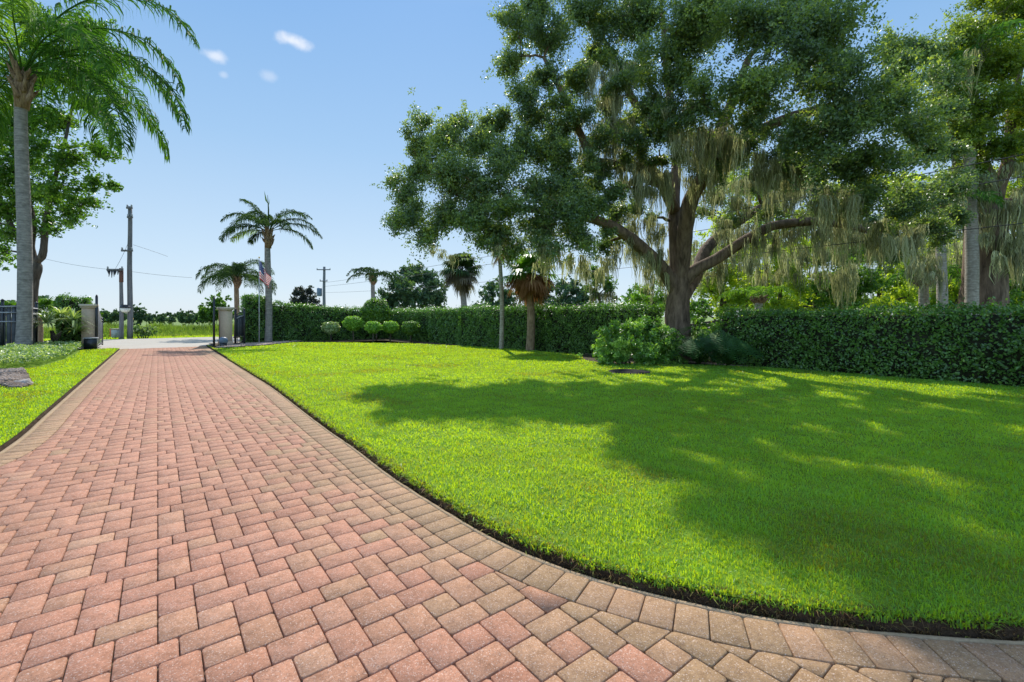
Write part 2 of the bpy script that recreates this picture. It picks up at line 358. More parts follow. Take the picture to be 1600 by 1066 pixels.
edgeL = smooth([LA(-1.36, 27.4), LA(-1.36, 20), LA(-1.36, 14), LA(-1.36, 10), LA(-1.36, 8), LA(-1.5, 6.9), LA(-2.0, 6.0), LA(-3.2, 5.2), LA(-5.5, 4.6), LA(-9, 4.2)])
tL, nL = normals(edgeL)
if np.dot(nL[5], RR) > 0: nL = -nL                   # to the left lawn
def offs(e, n, d): return e + n * d
# driveway base (joint sand) reaches under both borders
base = list(map(tuple, edgeR)) + [(13, -8), (-12, -8)] + [tuple(p) for p in edgeL[::-1]]
sheet('driveway_bed', base, -.016, M['sand'])

pav = MB()
def clip(poly, p, n):
    """keep the side where (x-p).n < 0"""
    out = []; m = len(poly)
    for i in range(m):
        a_, b_ = poly[i], poly[(i + 1) % m]; da, db = np.dot(a_ - p, n), np.dot(b_ - p, n)
        if da <= 0: out.append(a_)
        if da * db < 0: out.append(a_ + (b_ - a_) * (da / (da - db)))
    return out
def inset(poly, d):
    m = len(poly); P_ = np.array(poly); out = []
    e = np.roll(P_, -1, 0) - P_; l = np.linalg.norm(e, axis=1)
    keep = l > .004
    if not keep.all():
        P_ = P_[keep]; m = len(P_)
        if m < 3: return None
        e = np.roll(P_, -1, 0) - P_; l = np.linalg.norm(e, axis=1)
    n = np.stack([-e[:, 1], e[:, 0]], 1) / l[:, None]
    area = .5 * np.sum(P_[:, 0] * np.roll(P_[:, 1], -1) - P_[:, 1] * np.roll(P_[:, 0], -1))
    if area < 0: P_ = P_[::-1]; return inset(list(P_), d)
    if area < .0003: return None
    for i in range(m):
        n0, n1 = n[i - 1], n[i]; k = 1 + np.dot(n0, n1)
        k = max(k, .35)
        out.append(P_[i] + (n0 + n1) * d / k)
    return out
def paver(poly, tint):
    g = inset(poly, .0020 + rng.uniform(0, .0012))
    if g is None: return
    near = g[0][1] < 9
    if near:   # rounded, slightly worn corners
        q = []
        for i in range(len(g)):
            p0, p1, p2 = g[i - 1], g[i], g[(i + 1) % len(g)]
            la, lb = np.linalg.norm(p0 - p1), np.linalg.norm(p2 - p1); c1, c2 = rng.uniform(.006, .014, 2)
            q += [p1 + (p0 - p1) * min(c1 / la, .3), p1 + (p2 - p1) * min(c2 / lb, .3)]
        g = q
    try: t = inset(g, .004)
    except Exception: t = None
    if t is None or len(t) != len(g): t = [p * 1.0 for p in g]
    m = len(g); z = rng.normal(0, .001); sx, sy = rng.normal(0, .004, 2); c = np.mean(g, axis=0)
    V = []
    for ring, dz in ((g, -.03), (g, -.004), (t, 0)):
        for p in ring: V.append((p[0], p[1], z + dz + (p[0] - c[0]) * sx + (p[1] - c[1]) * sy))
    V = np.array(V); i = np.arange(m); j = (i + 1) % m
    f = np.concatenate([np.stack([i, j, j + m, i + m], 1), np.stack([i + m, j + m, j + 2 * m, i + 2 * m], 1)])
    pav.add(V, [f, (i + 2 * m)[None]], tint)
U = .0777
IN_R = edgeR - nR * .27; IN_L = edgeL - nL * .31
al_max = 27.3
def nearest(E, c):
    d = np.sum((E - c) ** 2, axis=1); k = int(np.argmin(d)); return k, math.sqrt(d[k])
def field_piece(x0, y0, wx, wy):
    c = RR * (x0 + wx / 2) * U + DD * (y0 + wy / 2) * U
    if c[1] < -3.5 or c[1] > 27 or c[0] > 9 or c[0] < -24: return
    if c[1] < .9 and abs(c[0]) > 5: return
    if (y0 + wy) * U > al_max: return
    kr, dr = nearest(IN_R, c); kl, dl = nearest(IN_L, c)
    sr = np.dot(c - IN_R[kr], nR[kr]); sl_ = np.dot(c - IN_L[kl], nL[kl])
    if sr > .16 or sl_ > .16: return
    poly = [RR * (x0 + a_) * U + DD * (y0 + b_) * U for a_, b_ in ((0, 0), (wx, 0), (wx, wy), (0, wy))]
    if dr < .25: poly = clip(poly, IN_R[kr], nR[kr])
    if dl < .25 and len(poly) > 2: poly = clip(poly, IN_L[kl], nL[kl])
    if len(poly) < 3: return
    # browner, greyer stones near the lawn side and at the right foreground
    edge = max(0, 1 - max(0, -sr - .05) / .8) * .28 + max(0, min(1, (c[0] - .0) / 1.3)) * .50 * (c[1] < 5)
    t = float(np.clip(rng.normal(.70, .11) - edge, 0.02, 1))
    paver(poly, t)
for i in range(-60, 130):
    for j in range(-60, 400):
        if (i * 4) % 8 == 0 and False: continue
        # lattice (4,4),(8,0): origin points (4i, 4i + 8k)
        pass
for i in range(-35, 32):
    ox = 4 * i
    for k in range(-10, 52):
        oy = (4 * i) % 8 + 8 * k - 8
        if not (-9 < ox * U < 11): continue
        c = RR * ox * U + DD * oy * U
        if c[1] < -4 or c[1] > 28: continue
        for (x0, y0, wx, wy) in ((-2, 0, 3, 2), (1, 0, 3, 2), (0, 2, 2, 3), (0, 5, 2, 3), (2, 2, 2, 2), (2, 6, 2, 2)):
            field_piece(ox + x0, oy + y0, wx, wy)
def border(E, N, w0, w1, pitch):
    d = np.concatenate([[0], np.cumsum(np.linalg.norm(np.diff(E, axis=0), axis=1))]); s_ = 0
    while s_ + pitch < d[-1]:
        q = pitch * rng.uniform(.985, 1.015)
        a_ = np.array([np.interp(s_, d, E[:, k]) for k in (0, 1)]); b_ = np.array([np.interp(s_ + q, d, E[:, k]) for k in (0, 1)])
        na = np.array([np.interp(s_, d, N[:, k]) for k in (0, 1)]); nb = np.array([np.interp(s_ + q, d, N[:, k]) for k in (0, 1)])
        if a_[1] > -3 and a_[0] < 9:
            paver([a_ - na * w0, b_ - nb * w0, b_ - nb * w1, a_ - na * w1], float(np.clip(rng.normal(.20, .09), 0, 1)))
        s_ += q
border(edgeR, nR, .035, .27, .153); border(edgeL, nL, .07, .31, .153)
o = pav.build('driveway', M['paver']); struct(o)
def ribbon(name, E, N, prof, m, jit=0):
    """prof: list of (offset, z)"""
    b = MB(); n = len(E); k = len(prof); V = []
    for (d, z) in prof:
        q = E + N * (d + rng.normal(0, jit, (n, 1))); V.append(np.column_stack([q, z + rng.normal(0, jit, n)]))
    V = np.stack(V, 1).reshape(-1, 3); i = np.arange(n - 1)[:, None] * k; j = np.arange(k - 1)[None]
    f = np.stack([i + j, i + j + 1, i + k + j + 1, i + k + j], -1).reshape(-1, 4)
    b.add(V, [f]); o = b.build(name, m, smooth=True); struct(o); return o
ribbon('driveway_mortar_edge', edgeR, nR, [(-.034, -.03), (-.032, -.002), (-.005, -.004), (.012, -.02), (.016, -.13)], M['toe'], .0015)
ribbon('driveway_mortar_edge', edgeL, nL, [(-.068, -.03), (-.066, -.001), (-.02, -.003), (.005, -.02), (.012, -.13)], M['toe'], .002)
LZ = .045
ribbon('lawn_edge_soil', edgeR, nR, [(-.01, -.125), (.008, -.05), (.02, -.04), (.028, -.01), (.036, .025), (.06, LZ - .005), (.22, LZ - .01)], M['soil'], .006)
ribbon('left_lawn_edge_soil', edgeL, nL, [(-.01, -.05), (.005, -.02), (.015, 0), (.03, .018), (.08, .022)], M['soil'], .006)
# lawn
far_px = [(1600, 601), (1350, 581), (1160, 571), (1060, 568), (1000, 567), (940, 566), (915, 562), (905, 553), (830, 547), (760, 542), (700, 539), (640, 536), (560, 535), (480, 534.5), (455, 535), (416, 539.5), (364, 542.5), (336, 544)]
LE = offs(edgeR, nR, .045)
lawn_far = [(16, 4.2)] + [G(x, y, LZ + .03) for x, y in far_px]
lawn_poly = [tuple(p) for p in LE[LE[:, 0] < 12.6]] + lawn_far
lawn_poly = lawn_poly[2:]
sheet('lawn', lawn_poly, LZ, M['lawnbase'])
LEL = offs(edgeL, nL, .03)
llawn = [tuple(p) for p in LEL] + [LA(-9, 27.2), LA(-1.9, 27.4)]
sheet('left_lawn', llawn, .028, M['lawnbase'])
# planting bed under and behind the hedges
sheet('hedge_bed', [LA(2.2, 26.9), LA(2.2, 29.9), LA(22, 30.0), LA(22, -6), LA(11.5, -6), LA(9.8, 2), LA(11.4, 19), LA(11, 27)], .005, M['leaflitter'])
# road, apron
sheet('road', [LA(-80, 29.6), LA(90, 29.6), LA(90, 39.5), LA(-80, 39.5)], -.02, M['asphalt'])
sheet('driveway_apron', [LA(-1.5, 27.3), LA(2.1, 27.3), LA(3.4, 29.7), LA(3.6, 30.4), LA(-3.4, 30.4), LA(-3.2, 29.7)], -.012, M['concrete'])

# ------------------------------------------------------------------ grass
def inpoly(P_, poly):
    poly = np.array(poly); x, y = P_[:, 0], P_[:, 1]; inside = np.zeros(len(P_), bool); j = len(poly) - 1
    for i in range(len(poly)):
        xi, yi = poly[i]; xj, yj = poly[j]
        c = ((yi > y) != (yj > y)) & (x < (xj - xi) * (y - yi) / (yj - yi + 1e-12) + xi); inside ^= c; j = i
    return inside
def vnoise(p, s, seed=0):
    x, y = p[:, 0] * s + seed * 7.1, p[:, 1] * s - seed * 3.3
    return (np.sin(x + 1.7 * np.sin(y * .9)) + np.sin(y * 1.3 + 1.3 * np.sin(x * .8 + 2)) + np.sin((x + y) * 1.9 + seed) * .5) / 2.5
def blades(p, z, h, wd, tint, lean=.5):
    n = len(p); az = rng.uniform(0, 2 * math.pi, n); side = np.stack([np.cos(az), np.sin(az), np.zeros(n)], 1)
    la = rng.uniform(0, 2 * math.pi, n); lm = np.abs(rng.normal(0, lean, n))
    ld = np.stack([np.cos(la), np.sin(la), np.zeros(n)], 1) * lm[:, None] * h[:, None]
    b = np.column_stack([p, np.full(n, z)]); up = np.array([0, 0, 1.])
    mid = b + ld * .35 + up * (h * .6)[:, None]; tip = b + ld * 1.1 + up * (h * np.clip(1 - lm * .35, .3, 1))[:, None]
    W = side * wd[:, None] * .5
    V = np.stack([b - W * .8, b + W * .8, mid + W, mid - W, tip], 1).reshape(-1, 3)
    i = np.arange(n)[:, None] * 5
    return V, i + np.array([[0, 1, 2, 3]]), i + np.array([[3, 2, 4]]), np.repeat(tint, 5)
cover = np.array(G(983, 579.5, LZ + .03))
def grow(poly, z, bands, name, m, skip=None, hscale=1.0, xlim=None):
    mb = MB(); poly = np.array(poly)
    for (y0, y1, dens, wd, hh) in bands:
        x0, x1 = max(poly[:, 0].min(), -1.14 * y1 - .6), min(poly[:, 0].max(), 1.15 * y1 + .8)
        if x1 <= x0: continue
        n = int(dens * (x1 - x0) * (y1 - y0)); p = np.column_stack([rng.uniform(x0, x1, n), rng.uniform(y0, y1, n)])
        p = p[np.abs(p[:, 0]) < 1.16 * p[:, 1] + .7]
        p = p[inpoly(p, poly)]
        if skip is not None: p = p[skip(p)]
        if not len(p): continue
        cl = vnoise(p, 9, 1) * .5 + vnoise(p, 23, 2) * .5
        p = p[rng.uniform(-1.3, 1.0, len(p)) < cl + .55]
        patch = vnoise(p, 1.1, 3) * .5 + vnoise(p, 2.7, 4) * .5; cl = vnoise(p, 9, 1)
        t = .50 + .14 * cl + .2 * patch + rng.normal(0, .13, len(p))
        dry = (patch < -.5) & (rng.random(len(p)) < .35) | (rng.random(len(p)) < .03); t[dry] = rng.uniform(0, .12, dry.sum())
        h = hh * hscale * (1 + .25 * cl) * rng.uniform(.6, 1.3, len(p))
        V, q, tr, tt = blades(p, z - .005, h, wd * rng.uniform(.7, 1.3, len(p)), np.clip(t, 0.0, 1), .75)
        mb.add(V, [q, tr], tt)
    if name == 'lawn_grass':      # blades leaning out over the cut edge
        n = 26000; k = rng.integers(0, len(edgeR) - 1, n); k = k[(edgeR[k][:, 1] < 16) & (edgeR[k][:, 0] < 5)]; n = len(k); off = rng.uniform(.03, .075, (n, 1))
        pp = edgeR[k] + tR[k] * rng.uniform(-.05, .05, (n, 1)) + nR[k] * (off + .012 * np.sin(k * 1.7)[:, None])
        V, q, tr, tt = blades(pp, 0, rng.uniform(.02, .045, n), rng.uniform(.004, .006, n) * (1 + pp[:, 1] * .14), np.clip(rng.normal(.42, .2, n), 0, 1), .8)
        V[:, 2] += np.interp(np.repeat(off[:, 0], 5), [.01, .03, .06], [-.012, .018, .04]); mb.add(V, [q, tr], tt)
    o = mb.build(name, m); return tag(o, *skip_label[name])
skip_label = {'lawn_grass': ('short bright green mown grass covering the big lawn right of the brick drive', 'grass', None, 'stuff'),
              'left_lawn_grass': ('strip of bright green mown grass left of the brick drive', 'grass', None, 'stuff')}
bands = [(1.6, 3.2, 9000, .0048, .036), (3.2, 5, 5600, .006, .038), (5, 8, 2900, .0085, .04), (8, 13, 1500, .013, .042), (13, 20, 800, .02, .044), (20, 31, 420, .034, .046)]
grow(lawn_poly, LZ, bands, 'lawn_grass', M['grass'], skip=lambda p: np.hypot((p[:, 0] - cover[0]) / .56, (p[:, 1] - cover[1]) / .56) > 1)
gq = lambda *q: [G(x, y, .03) for x, y in q]
bed_l = gq((131, 544.5), (122, 552), (104, 561), (66, 573), (20, 579), (-90, 584)) + [LA(-7.5, 27.0), LA(-1.95, 27.2)]
mul_l = gq((-90, 583), (20, 578), (38, 584), (47, 596), (45, 604), (28, 608), (0, 604), (-90, 606))
grow(llawn, .028, bands, 'left_lawn_grass', M['grass'], skip=lambda p: ~inpoly(p, bed_l) & ~inpoly(p, mul_l))
sheet('left_mulch', mul_l, .034, M['mulch']); sheet('left_bed', bed_l, .036, M['lawnbase'])
# ragged thatch hanging over the cut edge
n = 120000; k = rng.integers(0, len(edgeR) - 1, n); k = k[(edgeR[k][:, 1] < 14)]; n = len(k)
pp = edgeR[k] + tR[k] * rng.uniform(-.05, .05, (n, 1)) + nR[k] * rng.uniform(.018, .10, (n, 1))
V, q, tr, tt = blades(pp, -.01, rng.uniform(.018, .05, n), rng.uniform(.003, .006, n) * (1 + pp[:, 1] * .12), rng.uniform(0, 1, n) ** 2, .8)
z0 = np.interp(np.repeat(np.sum((pp - edgeR[k]) * nR[k], axis=1), 5), [.015, .035, .06, .1], [-.05, 0, .03, .03]); V[:, 2] += z0
tb = MB(); tb.add(V, [q, tr], tt); o = tb.build('lawn_edge_thatch', M['thatch'])
tag(o, 'brown dry thatch and roots hanging along the cut edge of the lawn', 'thatch', None, 'stuff')

# ------------------------------------------------------------------ foliage tools
def rdir(n):
    v = rng.normal(0, 1, (n, 3)); return v / np.linalg.norm(v, axis=1)[:, None]
def leaves(mb, c, size, aspect=.5, tint=None, up=.35, fold=0, nrm=None):
    """diamond leaves at centres c"""
    n = len(c); d = rdir(n); nn = rdir(n) * (1 - up) + np.array([0, 0, up]) * np.sign(rng.random((n, 1)) - .1)
    if nrm is not None: nn = nn * .6 + nrm * .7
    s = np.cross(d, nn); s /= np.linalg.norm(s, axis=1)[:, None] + 1e-9
    l = size * rng.uniform(.65, 1.25, (n, 1)); w_ = l * aspect * .5
    V = np.stack([c - d * l * .5, c + s * w_ - d * l * .05, c + d * l * .5, c - s * w_ - d * l * .05], 1).reshape(-1, 3)
    i = np.arange(n)[:, None] * 4
    mb.add(V, [i + np.array([[0, 1, 2, 3]])], np.repeat(np.clip(tint, 0, 1), 4))
def crown(mb, lumps, size, cover=3.2, aspect=.5, tw=.28, shell=.55, tmean=.45, cap=500000, flat=.85):
    """each lump breaks up into boughs, each bough into sprays of twigs, each twig into leaves"""
    for (c, r) in lumps:
        c = np.asarray(c); area = math.pi * r * r; nl = int(area * cover * 2 / (size * size * aspect * .5))
        nb = 8; per = 18; k1 = max(3, nl // per // nb)
        for _ in range(nb):
            d = rdir(1)[0]; bc = c + d * r * rng.uniform(.1, .85) * np.array([1, 1, flat]); br = r * rng.uniform(.28, .5); bt = rng.normal(0, .13)
            t = bc + rng.normal(0, .55, (k1, 3)) * br * np.array([1, 1, .7]); ax = d * .6 + rdir(1)[0]
            ns = max(1, k1 // 5); sp = rng.integers(0, k1, ns)               # a share of the twigs line up into outward sprays
            t[sp] = bc + (ax + rng.normal(0, .45, (ns, 3))) * br * rng.uniform(.6, 1.5, (ns, 1))
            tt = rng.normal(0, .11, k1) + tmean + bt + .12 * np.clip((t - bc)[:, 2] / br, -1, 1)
            k = rng.poisson(per, k1); idx = np.repeat(np.arange(k1), k); td = (t - c) / (np.linalg.norm(t - c, axis=1)[:, None] + .01) * .7 + rdir(k1) * .6
            q = t[idx] + td[idx] * rng.uniform(-1, 1, (len(idx), 1)) * tw * .75 * min(1, r) + rng.normal(0, .17, (len(idx), 3)) * tw
            leaves(mb, q, size, aspect, tt[idx] + rng.normal(0, .13, len(idx)))
def bez(a_, b_, sag=.15, n=6, wob=.06):
    a_, b_ = np.array(a_, float), np.array(b_, float); t = np.linspace(0, 1, n)[:, None]; l = np.linalg.norm(b_ - a_)
    p = a_ + (b_ - a_) * t; p[:, 2] += (np.sin(t[:, 0] * math.pi)) * sag * l
    p[1:-1] += rng.normal(0, wob * l, (n - 2, 3)) * np.array([1, 1, .5]); return p
def skeleton(mb, limbs, lumps, thick=.02, twigs=4, maxr=.12):
    nodes = []
    for (path, rad) in limbs:
        path = np.array(path, float); m = len(path); t = np.linspace(0, m - 1, (m - 1) * 5 + 1)
        q = np.stack([np.interp(t, np.arange(m), path[:, k_]) for k_ in range(3)], 1)
        for _ in range(2): q[1:-1] = q[1:-1] * .5 + (q[:-2] + q[2:]) * .25
        r_ = np.interp(t, np.arange(m), rad); mb.tube(q, r_, 12, .03)
        nodes += [(p, rr_) for p, rr_ in zip(q[len(q) // 3:], r_[len(q) // 3:])]
    rest = list(lumps)
    while rest:
        N_ = np.array([p for p, _ in nodes]); best = None
        for i_, (c, r) in enumerate(rest):
            d = np.linalg.norm((N_ - c) * np.array([1, 1, 1.2]), axis=1) + np.maximum(0, N_[:, 2] - c[2]) * .6; k_ = int(d.argmin())
            if best is None or d[k_] < best[0]: best = (d[k_], i_, k_)
        _, i_, k_ = best; c, r = rest.pop(i_); p0, r0 = nodes[k_]; c = np.asarray(c)
        p = bez(p0, c, .06, 6, .05); ra = min(r0 * .75, maxr, thick * 2.2 + thick * _); rr_ = np.linspace(ra, max(.008, ra * .45), 6)
        mb.tube(p, rr_, 7); nodes += list(zip(p[2:], rr_[2:]))
        for _k in range(twigs):
            e = c + rdir(1)[0] * r * np.array([.9, .9, .7]); mb.tube(bez(c, e, .05, 4, .06), np.linspace(max(.012, ra * .35), .004, 4), 5, cap=False)
def mossclump(mb, top, L_, spread=.22, n=40, wd=.016):
    """a clump is a handful of tangled, tapering locks; each lock a bundle of fine strands"""
    k = 8; t = np.linspace(0, 1, k); nl = max(3, n // 8)
    for _ in range(nl):
        lt = np.array(top) + rng.normal(0, 1, 3) * np.array([spread, spread, spread * .4]); LL = L_ * rng.uniform(.3, 1.15); m = rng.integers(9, 16)
        c = np.cumsum(rng.normal(0, .023, (k, 2)), axis=0) * LL ** .5; prof = .75 + .9 * np.sin(t * 2.6) - .95 * t; lw = rng.uniform(.025, .06) * (1 + LL * .4)
        off = rng.normal(0, 1, (m, 2)); l = LL * rng.uniform(.45, 1.0, m)
        p = np.zeros((m, k, 3)); p[..., :2] = lt[None, None, :2] + c[None] + off[:, None] * (lw * prof)[None, :, None] + np.cumsum(rng.normal(0, .006, (m, k, 2)), axis=1)
        p[..., 2] = lt[2] - l[:, None] * t + rng.normal(0, .01, (m, k))
        az = rng.uniform(0, math.pi, m); s = np.stack([np.cos(az), np.sin(az), np.zeros(m)], 1)
        w_ = wd * rng.uniform(.4, 1.2, m)[:, None] * np.array([.6, 1.1, 1.25, 1.1, .95, .8, .5, .08]) * rng.uniform(.6, 1.3, (m, k))
        V = np.stack([p - s[:, None] * w_[..., None], p + s[:, None] * w_[..., None]], 2).reshape(-1, 3)
        i = (np.arange(m)[:, None] * k + np.arange(k - 1)[None]).reshape(-1, 1) * 2
        mb.add(V, [i + np.array([[0, 1, 3, 2]])], np.repeat(np.clip(rng.normal(.5, .15, m) + rng.normal(0, .2), 0, 1), 2 * k))
def pl(lst, f=1.0): return [(P(x, y, Y), r / F * Y * f) for (x, y, r, Y) in lst]
def tree(name, label, cat, base_, limbs, lumps, leaf, size, cover=3.2, barkm='branch', moss=None, group=None, mossw=.016, twigs=3, thick=.02, aspect=.5, tw=.28, tmean=.45, shell=.5):
    root = thing(name, label, cat, base_, group)
    t = MB(); skeleton(t, limbs, lumps, thick, twigs); t.build('trunk', M[barkm], root, smooth=True)
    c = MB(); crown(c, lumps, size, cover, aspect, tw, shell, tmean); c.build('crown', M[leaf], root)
    if moss:
        m_ = MB()
        for (p, l, s, n_) in moss: mossclump(m_, p, l, s, n_, mossw)
        mo = m_.build('hanging_moss', M['moss'], root); mo['kind'] = 'stuff'
    return root

# ------------------------------------------------------------------ the big oak
YO = 15.4
oak_limbs = [
    ([P(1059, 585, YO), P(1059, 540, YO), P(1058, 500, YO), P(1059, 470, YO), P(1060, 440, YO), P(1058, 405, YO), P(1054, 360, YO), P(1053, 310, YO + .3), P(1058, 250, YO + .4), P(1050, 180, YO + .6), P(1040, 90, YO + .8), P(1035, 20, YO + 1)], [.60, .48, .41, .38, .36, .25, .21, .19, .17, .15, .12, .07]),
    ([P(1060, 455, YO), P(1066, 410, YO - .2), P(1070, 360, YO - .5), P(1077, 315, YO - .8), P(1096, 282, YO - 1), P(1110, 235, YO - 1.4), P(1140, 170, YO - 1.8), P(1170, 90, YO - 2.2)], [.24, .27, .25, .25, .2, .19, .15, .09]),
    ([P(1056, 460, YO), P(1040, 425, YO - .3), P(1015, 398, YO - .8), P(985, 372, YO - 1.3), P(955, 352, YO - 1.8), P(905, 335, YO - 2.2), P(850, 330, YO - 2.4), P(780, 320, YO - 2.4), P(700, 300, YO - 2.2)], [.2, .22, .2, .18, .15, .13, .11, .09, .06]),
    ([P(1062, 450, YO), P(1085, 422, YO - .2), P(1120, 405, YO - .4), P(1160, 378, YO - .6), P(1205, 352, YO - .8), P(1270, 345, YO - 1), P(1330, 352, YO - 1), P(1390, 372, YO - .8), P(1440, 385, YO - .6)], [.2, .2, .18, .165, .15, .13, .11, .09, .06]),
    ([P(1064, 470, YO + .1), P(1088, 430, YO + .8), P(1100, 392, YO + 1.4), P(1130, 362, YO + 2), P(1180, 330, YO + 2.6), P(1240, 290, YO + 3), P(1310, 240, YO + 3.4)], [.22, .23, .21, .18, .15, .12, .08]),
    ([P(1055, 330, YO), P(1030, 275, YO - .4), P(1000, 262, YO - .8), P(960, 258, YO - 1.2), P(925, 252, YO - 1.5), P(905, 205, YO - 1.8), P(880, 150, YO - 2), P(850, 90, YO - 2.2)], [.2, .2, .17, .15, .13, .11, .09, .05]),
    ([P(1035, 290, YO - .4), P(1000, 278, YO - .9), P(975, 292, YO - 1.3), P(945, 300, YO - 1.6)], [.13, .11, .09, .06]),
    ([P(1052, 220, YO + .4), P(1010, 190, YO), P(985, 150, YO - .4), P(960, 90, YO - .8), P(930, 40, YO - 1)], [.17, .15, .12, .09, .05]),
    ([P(1100, 260, YO - 1.2), P(1160, 215, YO - 2), P(1240, 180, YO - 3), P(1330, 160, YO - 3.6), P(1400, 170, YO - 3.8)], [.16, .15, .13, .1, .06]),
]
L_left = [(640, 345, 38, 13.2), (668, 365, 32, 13), (630, 300, 30, 13.5), (655, 262, 38, 13.8), (650, 222, 30, 14), (700, 215, 42, 13.5), (745, 225, 42, 13.6), (775, 195, 24, 14), (700, 275, 50, 12.8), (690, 330, 42, 12.8), (745, 290, 50, 12.6), (735, 340, 42, 12.8), (790, 260, 32, 13), (790, 320, 44, 12.6), (780, 360, 34, 12.8), (842, 300, 42, 12.8), (845, 350, 44, 12.8), (800, 392, 24, 13), (880, 262, 36, 13), (885, 330, 46, 12.4), (905, 375, 34, 12.8), (925, 320, 34, 13), (855, 240, 28, 13.4), (720, 190, 20, 14), (618, 350, 16, 13.2), (760, 375, 24, 12.8), (850, 385, 22, 13), (815, 215, 28, 13.4), (870, 290, 30, 13.2), (900, 300, 28, 13.4), (930, 285, 22, 13.6), (860, 215, 24, 13.6), (950, 360, 22, 13.8), (910, 340, 26, 13.6), (760, 200, 24, 14), (800, 245, 26, 13.4), (830, 235, 26, 13.2), (790, 185, 20, 13.8), (660, 190, 20, 14), (610, 285, 14, 13.6)]
L_up = [(805, 40, 34, 13.5), (800, 95, 30, 13.5), (815, 150, 34, 13.4), (830, 10, 38, 13.8), (860, 60, 42, 13.2), (850, 120, 32, 13.2), (845, 185, 34, 13.4), (880, 205, 26, 13.6), (905, 20, 48, 13.6), (930, 90, 34, 14), (960, 35, 46, 14), (905, 140, 26, 14), (985, 110, 38, 14.2), (1010, 40, 50, 14), (945, 165, 26, 14.2), (985, 195, 30, 14.4), (930, 225, 20, 14), (1000, 235, 22, 14), (968, 330, 24, 14), (905, -50, 60, 15), (1000, -60, 70, 15.5), (830, -45, 40, 14.5)]
L_right = [(1060, 60, 56, 12.6), (1045, 130, 50, 13), (1040, 185, 36, 13.4), (1100, 20, 60, 12.2), (1120, 100, 60, 11.8), (1100, 165, 48, 12.4), (1170, 40, 64, 11.6), (1185, 125, 60, 11.2), (1180, 190, 42, 11.8), (1235, 60, 66, 11.2), (1250, 140, 62, 11), (1245, 210, 50, 11.4), (1300, 50, 64, 11.4), (1310, 130, 64, 11), (1305, 205, 58, 11), (1300, 265, 44, 11.4), (1355, 100, 56, 11.4), (1365, 180, 60, 11.2), (1360, 250, 54, 11.2), (1355, 310, 40, 11.6), (1415, 130, 44, 12), (1420, 200, 50, 11.8), (1425, 270, 50, 11.6), (1410, 330, 42, 12), (1455, 230, 38, 12.2), (1465, 300, 36, 12.2), (1450, 350, 28, 12.6), (1395, 80, 26, 12.4), (1330, 0, 44, 12.4), (1250, -20, 60, 12.6), (1150, -50, 80, 13.5), (1280, -70, 60, 14), (1230, 265, 26, 12), (1060, 240, 22, 14), (1440, 425, 20, 12.6)]
L_back = [(1398, 72, 26, 13), (1435, 82, 28, 13), (1465, 78, 24, 13.4), (1470, 120, 30, 13.2), (1480, 170, 28, 13.2), (1488, 230, 28, 13.2), (960, 130, 28, 13), (905, 180, 26, 13), (945, 210, 26, 13), (985, 220, 24, 13), (1015, 170, 28, 13), (880, 240, 26, 12.8), (925, 255, 24, 12.8), (960, 300, 22, 13), (905, 110, 28, 13.2), (870, 165, 24, 13.2), (1040, 215, 22, 13), (1100, 215, 20, 13), (1220, 240, 26, 12.2), (1170, 225, 20, 12.6), (1290, 310, 26, 13), (1330, 335, 24, 13), (1380, 370, 24, 13), (1465, 375, 22, 13), (1480, 340, 24, 13), (1490, 280, 26, 13), (1130, 250, 24, 13.6), (1010, 205, 26, 13.6), (1080, 215, 20, 13.4), (975, 250, 18, 13.6), (1250, 250, 30, 12), (1000, 300, 18, 14), (1030, 250, 20, 13.8), (940, 270, 22, 14), (1120, 270, 20, 14.2), (1090, 255, 18, 13.4), (1160, 250, 22, 13.6), (1210, 285, 24, 13.5), (1020, 340, 14, 15), (1140, 350, 18, 17), (1200, 330, 22, 17), (1260, 345, 22, 17), (1100, 330, 16, 17), (1180, 290, 30, 17.5), (1240, 300, 34, 18.5), (1300, 300, 34, 18.5), (1150, 330, 22, 17.8), (1350, 360, 30, 17), (1120, 310, 22, 17.5), (1100, 60, 50, 17), (950, 380, 22, 15), (990, 330, 20, 16), (1400, 400, 22, 15)]
L_right = [(x, y, r * .97, Y - (.9 if y < 240 else .2)) for i, (x, y, r, Y) in enumerate(L_right) if i % 6 != 4]   # boughs lean over the lawn
oak_l = pl(L_left + L_up + L_right + L_back, 1.0)
om = []
def mossrow(x0, x1, y0, y1, Y, n, lmin, lmax, s=.085, k=30):
    for _ in range(int(n * 1.3)):
        x = rng.uniform(x0, x1); om.append((P(x, rng.uniform(y0, y1), Y + rng.normal(0, .5)), rng.uniform(lmin, lmax), s * rng.uniform(.6, 1.4), k))
mossrow(1050, 1180, 190, 225, 12.6, 26, 1.2, 2.6); mossrow(1060, 1120, 250, 290, 14, 12, 1, 1.8)
mossrow(960, 1050, 240, 300, 14, 22, 1, 2.0); mossrow(905, 985, 95, 150, 13.5, 20, .8, 1.9); mossrow(900, 990, 180, 240, 13.8, 22, .7, 1.6)
mossrow(760, 880, 372, 392, 12.9, 16, .4, .8); mossrow(960, 1050, 330, 400, 15, 24, .9, 1.9); mossrow(1000, 1090, 120, 180, 13.4, 10, .6, 1.2)
mossrow(1180, 1250, 235, 275, 12, 22, .8, 1.7); mossrow(1280, 1350, 290, 320, 12, 24, .8, 1.6); mossrow(1360, 1440, 345, 380, 12.4, 20, .8, 1.6)
mossrow(1120, 1420, 340, 372, 15, 46, .8, 2.0); mossrow(1425, 1460, 395, 430, 12.8, 10, .6, 1.2); mossrow(830, 960, 395, 410, 14, 12, .5, 1.2)
